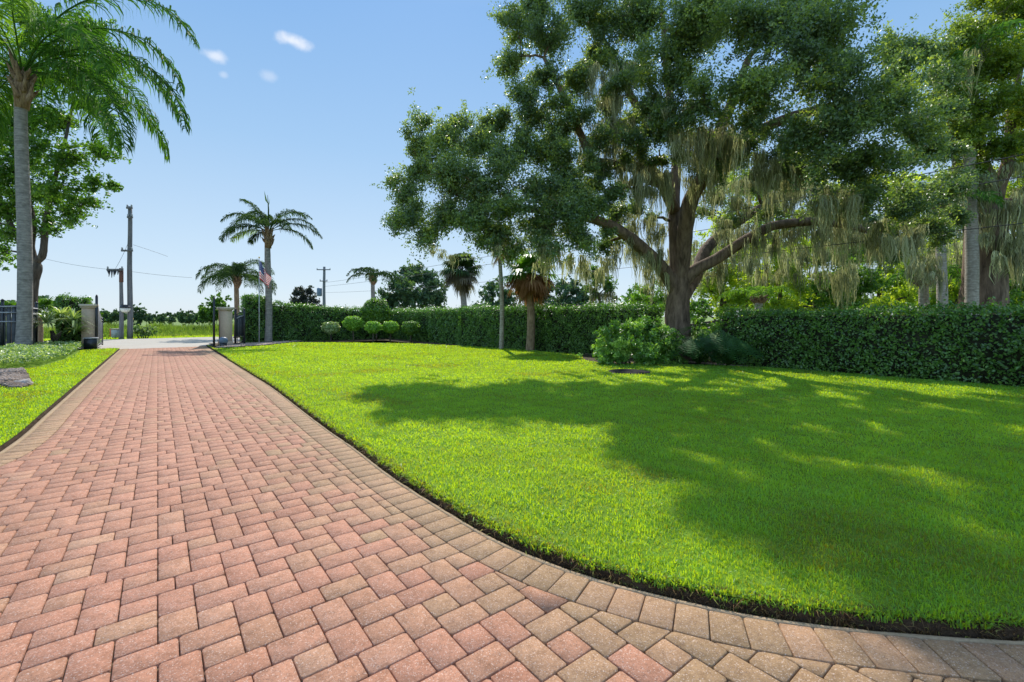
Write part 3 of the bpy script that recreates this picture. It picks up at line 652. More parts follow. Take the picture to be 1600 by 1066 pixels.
mossrow(660, 730, 375, 400, 13, 5, .4, .8, .08, 18); mossrow(1120, 1300, 270, 320, 16, 30, .8, 1.8); mossrow(915, 950, 400, 430, 15.5, 8, .6, 1.3)
mossrow(1000, 1045, 395, 430, 16, 14, .9, 1.7); mossrow(1085, 1130, 400, 430, 16.5, 8, .8, 1.4)
ob = P(1059, 560, YO); ob[2] = 0
root = thing('oak_tree', 'huge spreading live oak draped in pale hanging moss behind the rounded bush', 'tree', ob)
t = MB(); skeleton(t, oak_limbs, oak_l, .022, 4, .12); t.build('trunk', M['oakbark'], root, smooth=True)
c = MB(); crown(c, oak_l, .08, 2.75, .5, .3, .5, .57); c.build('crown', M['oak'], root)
m_ = MB()
for (p, l, s, n_) in om: mossclump(m_, p, l * rng.uniform(.55, 1.1), s, n_, .011)
o = m_.build('hanging_moss', M['moss'], root); o['kind'] = 'stuff'

# ------------------------------------------------------------------ other broadleaf trees
def up(px, Y, tops, r0, py0=520):
    """trunk limbs from the ground at column px to listed image points"""
    b0 = P(px, 500, Y); b0[2] = -.05; return b0, tops
def simple(px, Y, path, rads):
    b0 = P(px, 500, Y); b0[2] = -.1; return [([b0] + [P(x, y, Y + d) for (x, y, d) in path], rads)]
# right-hand mossy oak, lit yellow green
rl = [(1500, 60, 34, 17), (1540, 40, 44, 17.5), (1590, 30, 44, 17.5), (1480, 100, 30, 17), (1520, 110, 44, 17), (1575, 100, 50, 17), (1495, 160, 40, 16.8), (1545, 170, 46, 17), (1600, 170, 46, 17), (1510, 215, 38, 17), (1560, 230, 42, 17), (1610, 240, 44, 17.5), (1530, 260, 28, 17.2), (1590, 0, 40, 18), (1650, 60, 60, 18), (1660, 150, 60, 18), (1660, 240, 55, 18), (1720, 120, 70, 19), (1720, 220, 60, 19), (1470, 150, 26, 17.5), (1480, 215, 26, 17.5), (1600, 300, 22, 18), (1560, -20, 36, 18), (1650, -30, 60, 19)]
mo = [(P(x, y, 17 + rng.normal(0, .6)), rng.uniform(.7, 2.0), .14, 34) for x, y in [(rng.uniform(1490, 1610), rng.uniform(250, 330)) for _ in range(34)] + [(rng.uniform(1520, 1545), rng.uniform(55, 90)) for _ in range(6)] + [(rng.uniform(1530, 1600), rng.uniform(350, 400)) for _ in range(16)]]
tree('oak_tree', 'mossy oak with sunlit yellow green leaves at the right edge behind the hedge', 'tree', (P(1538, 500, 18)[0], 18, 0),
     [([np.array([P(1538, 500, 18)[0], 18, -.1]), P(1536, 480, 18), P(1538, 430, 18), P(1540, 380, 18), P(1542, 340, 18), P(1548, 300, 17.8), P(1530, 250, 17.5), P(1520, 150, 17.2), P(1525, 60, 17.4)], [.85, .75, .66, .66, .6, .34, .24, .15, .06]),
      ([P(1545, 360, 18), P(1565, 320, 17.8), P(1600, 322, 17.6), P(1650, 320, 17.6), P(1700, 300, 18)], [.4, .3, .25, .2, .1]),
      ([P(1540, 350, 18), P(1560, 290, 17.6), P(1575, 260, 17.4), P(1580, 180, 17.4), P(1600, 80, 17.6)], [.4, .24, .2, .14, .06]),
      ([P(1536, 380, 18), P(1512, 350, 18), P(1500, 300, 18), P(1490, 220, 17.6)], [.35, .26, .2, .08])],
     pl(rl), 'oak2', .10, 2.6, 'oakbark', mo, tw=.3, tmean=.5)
# left tree behind the tall palm
ll = [(15, 330, 36, 24), (55, 300, 40, 24), (20, 270, 40, 24), (60, 240, 44, 24), (100, 290, 38, 23.6), (105, 335, 30, 23.6), (80, 350, 28, 24), (130, 320, 22, 23.4), (150, 285, 22, 23.4), (115, 250, 36, 24), (150, 230, 28, 24), (95, 190, 40, 24.5), (30, 190, 46, 24.5), (140, 170, 36, 24.5), (160, 110, 36, 25), (110, 110, 44, 25), (40, 120, 46, 25), (150, 50, 34, 25), (100, 40, 44, 25), (-30, 250, 60, 24), (-30, 150, 60, 25), (40, 40, 50, 25), (-20, 350, 34, 24), (30, 372, 24, 24), (175, 290, 10, 23), (5, 395, 22, 24), (180, 160, 20, 24)]
tree('broadleaf_tree', 'leafy bright green tree with a crooked grey trunk behind the tall palm at left', 'tree', (P(46, 500, 24)[0], 24, 0),
     [([np.array([P(44, 500, 24)[0], 24, -.1]), P(46, 500, 24), P(50, 440, 24), P(57, 418, 24), P(50, 405, 24), P(46, 385, 24), P(52, 350, 24), P(40, 300, 24), P(35, 220, 24)], [.3, .28, .27, .27, .22, .2, .18, .12, .06]),
      ([P(52, 412, 24), P(66, 402, 24), P(69, 385, 24), P(71, 350, 24), P(80, 300, 24), P(100, 230, 24.3), P(120, 130, 25)], [.18, .17, .15, .14, .11, .08, .04]),
      ([P(47, 395, 24), P(20, 360, 24), P(5, 320, 24), P(-20, 260, 24)], [.15, .14, .1, .05])],
     pl(ll), 'bright', .16, 1.7, 'branch', tw=.4, tmean=.5, aspect=.6)
# trees beyond the hedges
def far_tree(px, Y, lumps, leaf, label, size, cov=2.2, r0=.25, moss=None, name='broadleaf_tree', group='trees beyond the hedges', tm=.45):
    ls = pl(lumps); cx = np.mean([q[0] for q in ls], axis=0); b0 = np.array([P(px, 500, Y)[0], Y, -.15])
    return tree(name, label, 'tree', (b0[0], Y, 0), [([b0, b0 * .6 + cx * .4, b0 * .2 + cx * .8], [r0, r0 * .8, r0 * .4])], ls, leaf, size, cov, 'branch', moss, group, tw=.4 * max(1, Y / 30), twigs=2, thick=.03, tmean=tm)
far_tree(645, 50, [(645, 432, 20, 50), (620, 445, 20, 49), (668, 440, 20, 50), (610, 468, 20, 49), (640, 462, 26, 48), (672, 468, 22, 49), (690, 465, 12, 50), (655, 420, 10, 51), (605, 480, 14, 49), (685, 482, 14, 50), (632, 425, 10, 50)], 'far', 'round dark green tree behind the hedge right of the small queen palm', .34, 5, .4, tm=.5)
far_tree(475, 52, [(475, 462, 12, 52), (463, 472, 11, 52), (488, 473, 11, 52), (475, 478, 12, 52), (484, 457, 6, 52), (468, 456, 6, 52)], 'purple', 'small dark purplish tree behind the left hedge near the utility pole', .35, 2.2, .2)
far_tree(780, 62, [(775, 450, 18, 62), (760, 465, 18, 62), (792, 462, 20, 61), (775, 478, 20, 61), (800, 480, 16, 61), (745, 482, 12, 61)], 'far', 'bluish distant tree between the two cabbage palms', .5, 2.6, .4)
far_tree(838, 64, [(838, 448, 20, 64), (822, 462, 18, 64), (855, 462, 20, 64), (838, 478, 22, 63), (868, 450, 16, 64)], 'far', 'bluish distant tree directly behind the brown skirted palm', .5, 2.6, .4)
far_tree(895, 60, [(895, 450, 20, 60), (880, 466, 20, 60), (912, 464, 20, 60), (895, 480, 20, 59), (925, 478, 18, 60), (870, 480, 16, 60)], 'far', 'bluish distant tree above the red brick chimney', .5, 2.6, .4)
far_tree(938, 24, [(938, 435, 18, 24), (925, 452, 14, 24), (952, 445, 13, 24), (930, 425, 10, 24)], 'bright', 'small light green mossy tree above the hedge left of the oak trunk', .16, 2.0, .12,
         moss=[(P(rng.uniform(925, 960), rng.uniform(440, 465), 24), rng.uniform(.4, 1.2), .15, 26) for _ in range(12)])
bk = [(1130, 30, [(1110, 400, 30, 30), (1140, 430, 34, 29), (1110, 455, 30, 29), (1160, 400, 26, 31), (1085, 430, 20, 30), (1150, 470, 28, 28)], 'backlit yellow green tree just right of the oak trunk'),
      (1215, 27, [(1200, 380, 30, 28), (1225, 415, 34, 27), (1190, 440, 32, 27), (1240, 450, 30, 27), (1215, 475, 26, 26), (1255, 390, 26, 28)], 'backlit bright green tree below the long right limb of the oak'),
      (1310, 25, [(1290, 400, 28, 26), (1320, 430, 34, 25), (1290, 455, 30, 25), (1345, 455, 30, 25), (1330, 395, 24, 26), (1310, 478, 24, 25)], 'dense mid green tree behind the right hedge under the moss curtains'),
      (1405, 26, [(1390, 440, 28, 26), (1420, 465, 26, 25), (1380, 475, 24, 25), (1425, 425, 22, 26), (1400, 405, 20, 27)], 'shaded green tree left of the pale ringed palm trunks'),
      (1490, 28, [(1480, 420, 26, 28), (1500, 450, 30, 27), (1470, 470, 24, 27), (1500, 390, 22, 28), (1520, 470, 22, 28)], 'green tree seen between the two ringed palm trunks'),
      (1585, 25, [(1575, 420, 28, 25), (1600, 450, 32, 25), (1570, 470, 26, 24), (1620, 400, 34, 26), (1650, 450, 40, 26), (1700, 400, 44, 27)], 'dark green tree low at the right edge beyond the hedge'),
      (1030, 34, [(1010, 455, 20, 34), (1035, 470, 18, 34), (990, 472, 16, 34), (1035, 440, 14, 34)], 'pale backlit tree just left of the oak trunk')]
for i, (px, Y, lm, lab) in enumerate(bk):
    ms = [(P(rng.uniform(lm[0][0] - 40, lm[0][0] + 50), rng.uniform(370, 430), Y - 2), rng.uniform(.8, 2.6), .2, 40) for _ in range(16)] if i in (0, 1, 2, 4) else None
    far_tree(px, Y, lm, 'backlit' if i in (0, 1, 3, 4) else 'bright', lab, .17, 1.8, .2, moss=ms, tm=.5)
for (px, Y, lab, lf_) in ((1165, 38, 'tall backlit yellow green tree far behind the forked oak trunk', 'lime'), (1275, 36, 'tall lime green tree far behind the moss curtains', 'lime'), (1375, 34, 'tall green tree far behind the right hedge left of the ringed palms', 'bright'), (1460, 36, 'tall green tree deep behind the ringed palm trunks', 'bright'), (1560, 36, 'tall green tree deep behind the right mossy oak', 'bright'), (1660, 36, 'tall green tree beyond the right picture edge', 'bright')):
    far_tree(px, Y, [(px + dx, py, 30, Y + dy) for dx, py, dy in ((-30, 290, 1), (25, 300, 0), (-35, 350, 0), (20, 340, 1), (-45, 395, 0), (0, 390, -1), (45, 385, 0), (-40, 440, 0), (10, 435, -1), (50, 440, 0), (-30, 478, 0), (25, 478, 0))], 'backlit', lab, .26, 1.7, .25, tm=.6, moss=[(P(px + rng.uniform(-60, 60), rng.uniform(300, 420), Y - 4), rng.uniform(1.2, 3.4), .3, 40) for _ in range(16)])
far_tree(1060, 60, [(1000 + 45 * k, 468 + (k % 3) * 6, 30, 60) for k in range(15)], 'bright', 'long low mass of far green trees filling the gaps behind the right hedge', .55, 2.4, .4)

# ------------------------------------------------------------------ hedges
def hedge(label, p0, p1, thick, h0, h1, leafsize=.085, leaf='hedge', cov=2.6, group='clipped hedges round the lawn', side=1, round_=.12, z0=0.0, tmean=.42):
    """front face runs p0->p1, thickness goes to the side away from the camera"""
    p0, p1 = np.array(p0, float), np.array(p1, float); d = p1 - p0; Ln = np.linalg.norm(d); d /= Ln; n = np.array([-d[1], d[0]])
    if np.dot(n, (p0 + p1) / 2) < 0: n = -n
    root = thing('hedge', label, 'hedge', ((p0 + p1)[0] / 2 + n[0] * thick / 2, (p0 + p1)[1] / 2 + n[1] * thick / 2, 0), group)
    core = MB(); ins = .13; k = max(2, int(Ln / .5)); s_ = np.linspace(ins, Ln - ins, k); V = []
    for q in s_:
        h = h0 + (h1 - h0) * q / Ln
        for (u, z) in ((ins, 0), (ins, h - ins - .08), (ins + .08, h - ins), (thick - ins - .08, h - ins), (thick - ins, h - ins - .08), (thick - ins, 0)):
            b_ = p0 + d * q + n * u; V.append((*b_, z + z0))
    i = np.arange(k - 1)[:, None] * 6; j = np.arange(6)[None]; f = np.stack([i + j, i + (j + 1) % 6, i + 6 + (j + 1) % 6, i + 6 + j], -1).reshape(-1, 4)
    core.add(np.array(V), [f, np.arange(6)[None], (np.arange(6) + (k - 1) * 6)[None]]); core.build('stems', M['twig'], root)
    lf = MB()
    def put(n_, su, uu, zz, nrm):
        q = rng.uniform(*su, n_) if su[0] != su[1] else np.full(n_, su[0]); u = rng.uniform(*uu, n_) if uu[0] != uu[1] else np.full(n_, uu[0])
        h = h0 + (h1 - h0) * q / Ln; z = (rng.uniform(0, 1, n_) * h if zz is None else h)
        depth = np.abs(rng.normal(0, .07, n_)) - .02
        pos = np.column_stack([p0 + d * q[:, None] + n * u[:, None], z + z0])
        # undulating clipped surface
        und = .045 * np.sin(pos[:, 0] * 2.3 + pos[:, 2] * 3) + .04 * np.sin(pos[:, 1] * 3.1 - pos[:, 2] * 2.2) + .03 * np.sin(pos[:, 0] * 7.7 - pos[:, 2] * 6 + pos[:, 1] * 5) + (rng.random(n_) ** 14) * .12
        # rounded shoulders
        top = np.clip((z - (h - round_)) / round_, 0, 1) if zz is None else 0
        pos = pos + np.array(nrm) * (und - depth - (np.asarray(top) ** 2) * .07)[:, None]
        if zz is None: pass
        else:
            e_ = np.minimum(np.minimum(u, thick - u), np.minimum(q, Ln - q)); pos[:, 2] -= np.clip(1 - e_ / round_, 0, 1) ** 2 * .07
        aa = q * 5.3 + u * 5
        if nrm[2] == 1: pos[:, 2] += rng.random(n_) ** 16 * .2 + .03 * np.sin(q * 2.9 + 3 * np.sin(q * .7))
        cl = .4 * np.sin(aa + z * 4 + 2 * np.sin(z * 3 + q)) + .35 * np.sin(q * 13 - z * 11 + 2 * np.sin(q * 2.1)) + .25 * np.sin(q * 27 + z * 31)
        keep = rng.random(n_) < .66 + .5 * cl
        t = tmean + rng.normal(0, .2, n_) + .16 * cl
        leaves(lf, pos[keep], leafsize, .55, t[keep], up=.2, nrm=np.array(nrm))
    la_ = leafsize ** 2 * .55 * .5; dens = cov / la_
    put(int(Ln * (h0 + h1) / 2 * dens), (0, Ln), (0, 0), None, (-n[0], -n[1], 0))
    put(int(Ln * (h0 + h1) / 2 * dens * .35), (0, Ln), (thick, thick), None, (n[0], n[1], 0))
    put(int(thick * h0 * dens), (0, 0), (0, thick), None, (-d[0], -d[1], 0)); put(int(thick * h1 * dens), (Ln, Ln), (0, thick), None, (d[0], d[1], 0))
    put(int(Ln * thick * dens * .8), (0, Ln), (0, thick), 1, (0, 0, 1))
    lf.build('leaves', M[leaf], root); return root
hedge('tall block of clipped hedge with a rounded top beside the right gate post', onal(382, 28.2), onal(424, 28.2), 1.5, 2.62, 2.6, .09, round_=.3)
hedge('long clipped hedge running behind the row of ball shrubs', onal(426, 29.0), onal(606, 29.0), 1.1, 2.24, 1.84, .095)
hedge('clipped hedge section right of the tall rounded shrub', onlat(598, 12.3), onlat(716, 12.3), 1.1, 1.86, 1.86, .09)
hedge('clipped hedge section behind the slim leaning trunk', onlat(715, 11.95), onlat(822, 12.6), 1.1, 1.92, 1.9, .085)
hedge('clipped hedge section between brown skirted palm and rounded bush', onlat(831, 12.9), onlat(1010, 13.4), 1.2, 1.89, 1.86, .08)
hedge('long dark shaded hedge filling the right side of the lawn', onlat(1118, 13.6), LA(14.0, -4.5), 1.4, 1.62, 1.7, .075, cov=2.4, tmean=.33)
hedge('dark hedge block beside the left gate post', onal(86, 28.6), onal(140, 28.6), 1.4, 2.38, 2.35, .09, round_=.25)
# pale stones at the foot of the right hedge
st = MB()
def stones(mb, pts, s0, s1):
    ico = []
    for (x, y, z) in pts:
        s = rng.uniform(s0, s1); d = np.array([[0, 0, 1], [.9, 0, .3], [.28, .85, .3], [-.72, .5, .3], [-.72, -.5, .3], [.28, -.85, .3], [.8, .5, -.4], [-.3, .9, -.4], [-.9, 0, -.4], [-.3, -.9, -.4], [.8, -.5, -.4]])
        V = d * s * rng.uniform(.6, 1.2, (11, 1)) * np.array([1, 1, .6]) + np.array([x, y, z])
        f = [[0, 1, 2], [0, 2, 3], [0, 3, 4], [0, 4, 5], [0, 5, 1], [1, 6, 2], [2, 7, 3], [3, 8, 4], [4, 9, 5], [5, 10, 1], [2, 6, 7], [3, 7, 8], [4, 8, 9], [5, 9, 10], [1, 10, 6]]
        mb.add(V, [np.array(f)], rng.random())
q = []
for _ in range(2600):
    s_ = rng.random(); al = 17 * s_ - 3; q.append((*LA(rng.normal(13.35 + .02 * (17 - al), .1), al), .03))
stones(st, q, .012, .035); tag(st.build('gravel', M['gravel']), 'pale pebbles scattered along the foot of the right hedge', 'gravel', None, 'stuff')
gp = [G(336, 544), G(364, 542.5), G(416, 539.5), G(455, 535), G(472, 533), onal(470, 29), onal(424, 28.6), onal(382, 28.1), onal(362, 27.5)]
sheet('gravel_bed', gp, .012, M['gravel'])
st = MB(); q = []
A_ = np.array(gp); x0, y0 = A_.min(0); x1, y1 = A_.max(0)
c_ = np.column_stack([rng.uniform(x0, x1, 6000), rng.uniform(y0, y1, 6000)]); c_ = c_[inpoly(c_, gp)]
stones(st, [(x, y, .03) for x, y in c_], .03, .09); tag(st.build('gravel', M['gravel']), 'pinkish river gravel beside the right gate post', 'gravel', None, 'stuff')

# ------------------------------------------------------------------ shrubs
def ball(px, pyc, rpx, Y, label, leaf='lime', stem=True, size=.12, group='row of ball topiary shrubs', name='topiary_shrub', cov=3, fl=.92):
    c = P(px, pyc, Y); r = rpx / F * Y
    root = thing(name, label, 'shrub', (c[0], c[1], 0), group)
    if stem:
        t = MB(); t.tube(bez((c[0], c[1], -.02), c, .0, 6, .01), [.05, .045, .04, .04, .035, .03], 8)
        for _ in range(8): t.tube(bez(c - np.array([0, 0, r * .6]), c + rdir(1)[0] * r * .7, 0, 4, .04), [.02, .015, .01, .006], 5)
        t.build('stem', M['branch'], root, smooth=True)
    cr = MB(); n = int(4 * math.pi * r * r * cov / (size * size * .27)); d = rdir(n)
    rad = r * (1 - np.abs(rng.normal(0, .16, n))) * (1 + .06 * np.sin(d[:, 0] * 9 + px) + .05 * np.sin(d[:, 2] * 11))
    leaves(cr, c + d * rad[:, None] * np.array([1, 1, fl]), size, .55, .55 + .2 * rng.normal(0, 1, n), nrm=d)
    cr.build('crown', M[leaf], root); return root
tb_ = [(517, 516, 13.5, 26.8, 'pale leaved ball shrub at the left end of the topiary row', 'pale'), (552, 509, 16, 26.9, 'tallest ball shrub second from the left in the topiary row', 'lime'),
       (583, 515, 13, 25.6, 'ball shrub in front of the tall rounded shrub', 'lime'), (610, 515, 13, 26.2, 'small lime green ball shrub fourth from the left in the row', 'lime'), (642, 516, 15, 26.0, 'ball shrub at the right end of the topiary row', 'bright')]
for a_ in tb_: ball(a_[0], a_[1] - 4, a_[2], a_[3], a_[4], leaf=a_[5], fl=.72, size=.11)
ball(588, 488, 22, 28.0, 'tall rounded light green shrub in the hedge corner behind the topiary balls', 'bright', size=.16, group='', name='rounded_shrub', fl=1.05)
def mound(name, label, lumps, leaf, size, cov=2.6, cat='shrub', aspect=.5, tm=.45, group=None, gz=0):
    ls = pl(lumps); c = np.mean([q[0] for q in ls], axis=0)
    root = thing(name, label, cat, (c[0], c[1], gz), group)
    t = MB()
    for (p, r) in ls:
        b0 = np.array([c[0] * .5 + p[0] * .5, c[1] * .5 + p[1] * .5, gz - .05]); t.tube(bez(b0, p, .0, 5, .04), [.04, .035, .03, .02, .01], 6)
        for _ in range(5): t.tube(bez(p, p + rdir(1)[0] * r * .8, 0, 4, .04), [.015, .01, .008, .004], 5)
    t.build('stems', M['branch'], root)
    m_ = MB(); crown(m_, ls, size, cov, aspect, .22, .42, tm); m_.build('foliage', M[leaf], root); return root
mound('rounded_bush', 'large rounded glossy green bush at the lawn edge left of the oak trunk', [(945, 545, 24, 14), (962, 525, 26, 14.2), (990, 515, 28, 14.4), (1015, 512, 24, 14.6), (1035, 525, 26, 14.4), (1045, 548, 26, 14.2), (1010, 545, 32, 14), (975, 550, 28, 13.8), (1055, 560, 18, 14), (940, 560, 16, 13.8), (1000, 562, 18, 13.6), (1030, 565, 16, 13.7), (965, 562, 16, 13.6)], 'hedge', .12, 3.4, aspect=.42, tm=.68)
# split-leaf plants right of the trunk
def splitleaf(px, py, Y, n, label):
    c = P(px, py, Y); root = thing('split_leaf_plant', label, 'plant', (c[0], c[1], 0), 'split leaf plants at the oak foot')
    stx = MB(); lf = MB()
    for k in range(n):
        az = rng.uniform(0, 2 * math.pi); el = rng.uniform(.5, 1.3); l = rng.uniform(.7, 1.25)
        tip = np.array([c[0], c[1], .1]) + np.array([math.cos(az) * math.cos(el), math.sin(az) * math.cos(el), math.sin(el)]) * l
        stx.tube(bez((c[0], c[1], 0), tip, .08, 5, .02), [.014, .012, .01, .009, .008], 5)
        d = np.array([math.cos(az), math.sin(az), -.35]); d /= np.linalg.norm(d); s = np.cross(d, [0, 0, 1]); s /= np.linalg.norm(s)
        LL = rng.uniform(.45, .7); tt = rng.uniform(.2, 1)
        for j in range(9):
            f_ = (j + .5) / 9; b_ = tip + d * LL * f_ - np.array([0, 0, .15 * f_ * f_])
            for sg in (-1, 1):
                ln_ = LL * .5 * math.sin(math.pi * (f_ * .8 + .15)); e_ = b_ + s * sg * ln_ + d * ln_ * .5 - np.array([0, 0, .1 * ln_]); w_ = d * LL * .038
                m2 = (b_ + e_) / 2 + np.array([0, 0, .02])
                lf.add([b_ - w_ * .6, m2 - w_ * 1.1, e_, m2 + w_ * 1.1, b_ + w_ * .6], [np.array([0, 1, 2, 3, 4])], tt)
    stx.build('stems', M['palm'], root); lf.build('foliage', M['sel'], root)
splitleaf(1092, 560, 14.0, 34, 'dark split leaf plant just right of the oak trunk base'); splitleaf(1138, 565, 13.6, 34, 'dark split leaf plant against the left end of the shaded right hedge'); splitleaf(1115, 560, 14.6, 22, 'split leaf plant between two others behind the lawn edge')
mound('background_shrub', 'dark shrub filling the gap between oak trunk and right hedge', [(1080, 540, 22, 15.6), (1100, 530, 22, 15.6), (1090, 505, 18, 16.5), (1100, 490, 14, 17), (1112, 515, 14, 16.5), (1130, 512, 14, 16.5), (1120, 545, 26, 15.4), (1070, 560, 20, 15), (1100, 560, 22, 15)], 'hedge', .11, 1.6)
# light green palm-like understory behind hedge
mound('background_shrub', 'light green leafy shrub peeking over the hedge left of the oak trunk', [(985, 478, 14, 20), (1000, 470, 14, 20), (970, 482, 10, 20)], 'lime', .16, 2, aspect=.25)
# variegated groundcover bed at left
gc = MB(); n = 60000; A_ = np.array(bed_l); p = np.column_stack([rng.uniform(A_[:, 0].min(), A_[:, 0].max(), n), rng.uniform(A_[:, 1].min(), A_[:, 1].max(), n)]); p = p[inpoly(p, bed_l)]
hh = .34 + .12 * vnoise(p, 2.5, 5) + .05 * vnoise(p, 7, 6); z = .03 + hh * rng.uniform(.25, 1, len(p)) ** .5
leaves(gc, np.column_stack([p, z]), .085, .55, .5 + .25 * rng.normal(0, 1, len(p)) + .15 * vnoise(p, 3, 8), up=.6)
tag(gc.build('groundcover', M['pale']), 'low cream and green variegated groundcover along the left fence', 'groundcover', None, 'stuff')
# mulch debris and rocks at left
st = MB(); A_ = np.array(mul_l); c_ = np.column_stack([rng.uniform(A_[:, 0].min(), A_[:, 0].max(), 9000), rng.uniform(A_[:, 1].min(), A_[:, 1].max(), 9000)]); c_ = c_[inpoly(c_, mul_l)]
stones(st, [(x, y, .06 + .09 * max(0, vnoise(np.array([[x, y]]), 2.2, 3)[0])) for x, y in c_], .02, .06)
tag(st.build('wood_chips', M['mulch']), 'grey brown wood chips and stones in the bare patch at the left lawn edge', 'wood chips', None, 'stuff')
def rock(px, py, rpx, label):
    x, y = G(px, py); r = rpx / F * y; root_loc = (x, y, .03)
    b = MB(); n_, m_2 = 14, 9
    th = np.linspace(0, math.pi, m_2)[1:-1]; ph = np.arange(n_) / n_ * 2 * math.pi
    V = [(0, 0, 1)] + [(math.sin(t_) * math.cos(f_), math.sin(t_) * math.sin(f_), math.cos(t_)) for t_ in th for f_ in ph] + [(0, 0, -1)]
    V = np.array(V); V = V * (1 + .18 * np.sin(V[:, :1] * 5 + V[:, 1:2] * 3) + rng.normal(0, .07, (len(V), 1))) * np.array([r, r * .8, r * .62]) + np.array(root_loc)
    f3 = [[0, 1 + (j + 1) % n_, 1 + j] for j in range(n_)]; o_ = 1 + (len(th) - 1) * n_; f3 = [[0, 1 + j, 1 + (j + 1) % n_] for j in range(n_)] + [[len(V) - 1, o_ + (j + 1) % n_, o_ + j] for j in range(n_)]
    f4 = [[1 + i * n_ + j, 1 + (i + 1) * n_ + j, 1 + (i + 1) * n_ + (j + 1) % n_, 1 + i * n_ + (j + 1) % n_] for i in range(len(th) - 1) for j in range(n_)]
    b.add(V, [np.array(f3), np.array(f4)]); tag(b.build('rock', M['rock'], origin=root_loc), label, 'rock', 'rocks in the bare patch')
rock(37, 603, 13, 'largest brown rock at the tip of the left wood chip patch'); rock(17, 596, 9, 'smaller brown rock amid the left wood chips'); rock(3, 588, 8, 'small brown rock at the far left picture edge in the wood chips')

# ------------------------------------------------------------------ palms
def frond_mesh(base_, az, e0, e1, Ln, leaflet=.6, n=44, wd=.035, droop=.9, tint=.5, mbs=None, start=.16, curl=0):
    mb, = mbs; k = 16; s = np.linspace(0, 1, k); el = e0 + (e1 - e0) * s ** 1.15; ds = Ln / (k - 1); azs = az + curl * s
    d = np.stack([np.cos(el) * np.cos(azs), np.cos(el) * np.sin(azs), np.sin(el)], 1); p = np.array(base_) + np.concatenate([[np.zeros(3)], np.cumsum(d[:-1] * ds, axis=0)])
    mb.tube(p, np.linspace(.03, .006, k) * (Ln / 4) ** .5, 5, cap=False, tint=.55)
    t = np.linspace(start, .995, n); f_ = t * (k - 1); P0 = np.stack([np.interp(f_, np.arange(k), p[:, q]) for q in range(3)], 1); D0 = np.stack([np.interp(f_, np.arange(k), d[:, q]) for q in range(3)], 1)
    D0 /= np.linalg.norm(D0, axis=1)[:, None]
    s0 = np.cross(D0, [0, 0, 1.]); nn = np.linalg.norm(s0, axis=1)[:, None]; alt = np.array([-math.sin(az), math.cos(az), 0]); s0 = np.where(nn > .15, s0 / (nn + 1e-9), alt)
    for sg in (-1, 1):
        ll_ = leaflet * (np.sin(np.clip(t * 1.02, 0, 1) * math.pi) ** .45 * .75 + .3) * rng.uniform(.8, 1.15, n)
        spread = s0 * sg * rng.uniform(.6, 1, (n, 1)) + D0 * rng.uniform(.35, .8, (n, 1)) + np.array([0, 0, 1.]) * rng.normal(.1, .28, (n, 1)); spread /= np.linalg.norm(spread, axis=1)[:, None]
        p1 = P0 + spread * (ll_ * .4)[:, None]; dn = spread * (1 - droop) + np.array([0, 0, -droop]) + rng.normal(0, .08, (n, 3)); dn /= np.linalg.norm(dn, axis=1)[:, None]
        sp2 = spread * .5 + dn * .5; p2 = p1 + sp2 * (ll_ * .3)[:, None]; p3 = p2 + dn * (ll_ * .35)[:, None]
        wv = np.cross(spread, rdir(n)); wv /= np.linalg.norm(wv, axis=1)[:, None] + 1e-9; wv *= wd * rng.uniform(.7, 1.2, (n, 1)) * .5
        V = np.stack([P0 - wv * .5, P0 + wv * .5, p1 + wv, p1 - wv, p2 + wv * .8, p2 - wv * .8, p3], 1).reshape(-1, 3); i = np.arange(n)[:, None] * 7
        mb.add(V, [i + np.array([[0, 1, 2, 3]]), i + np.array([[3, 2, 4, 5]]), i + np.array([[5, 4, 6]])], np.repeat(np.clip(tint + rng.normal(0, .13, n), 0, 1), 7))
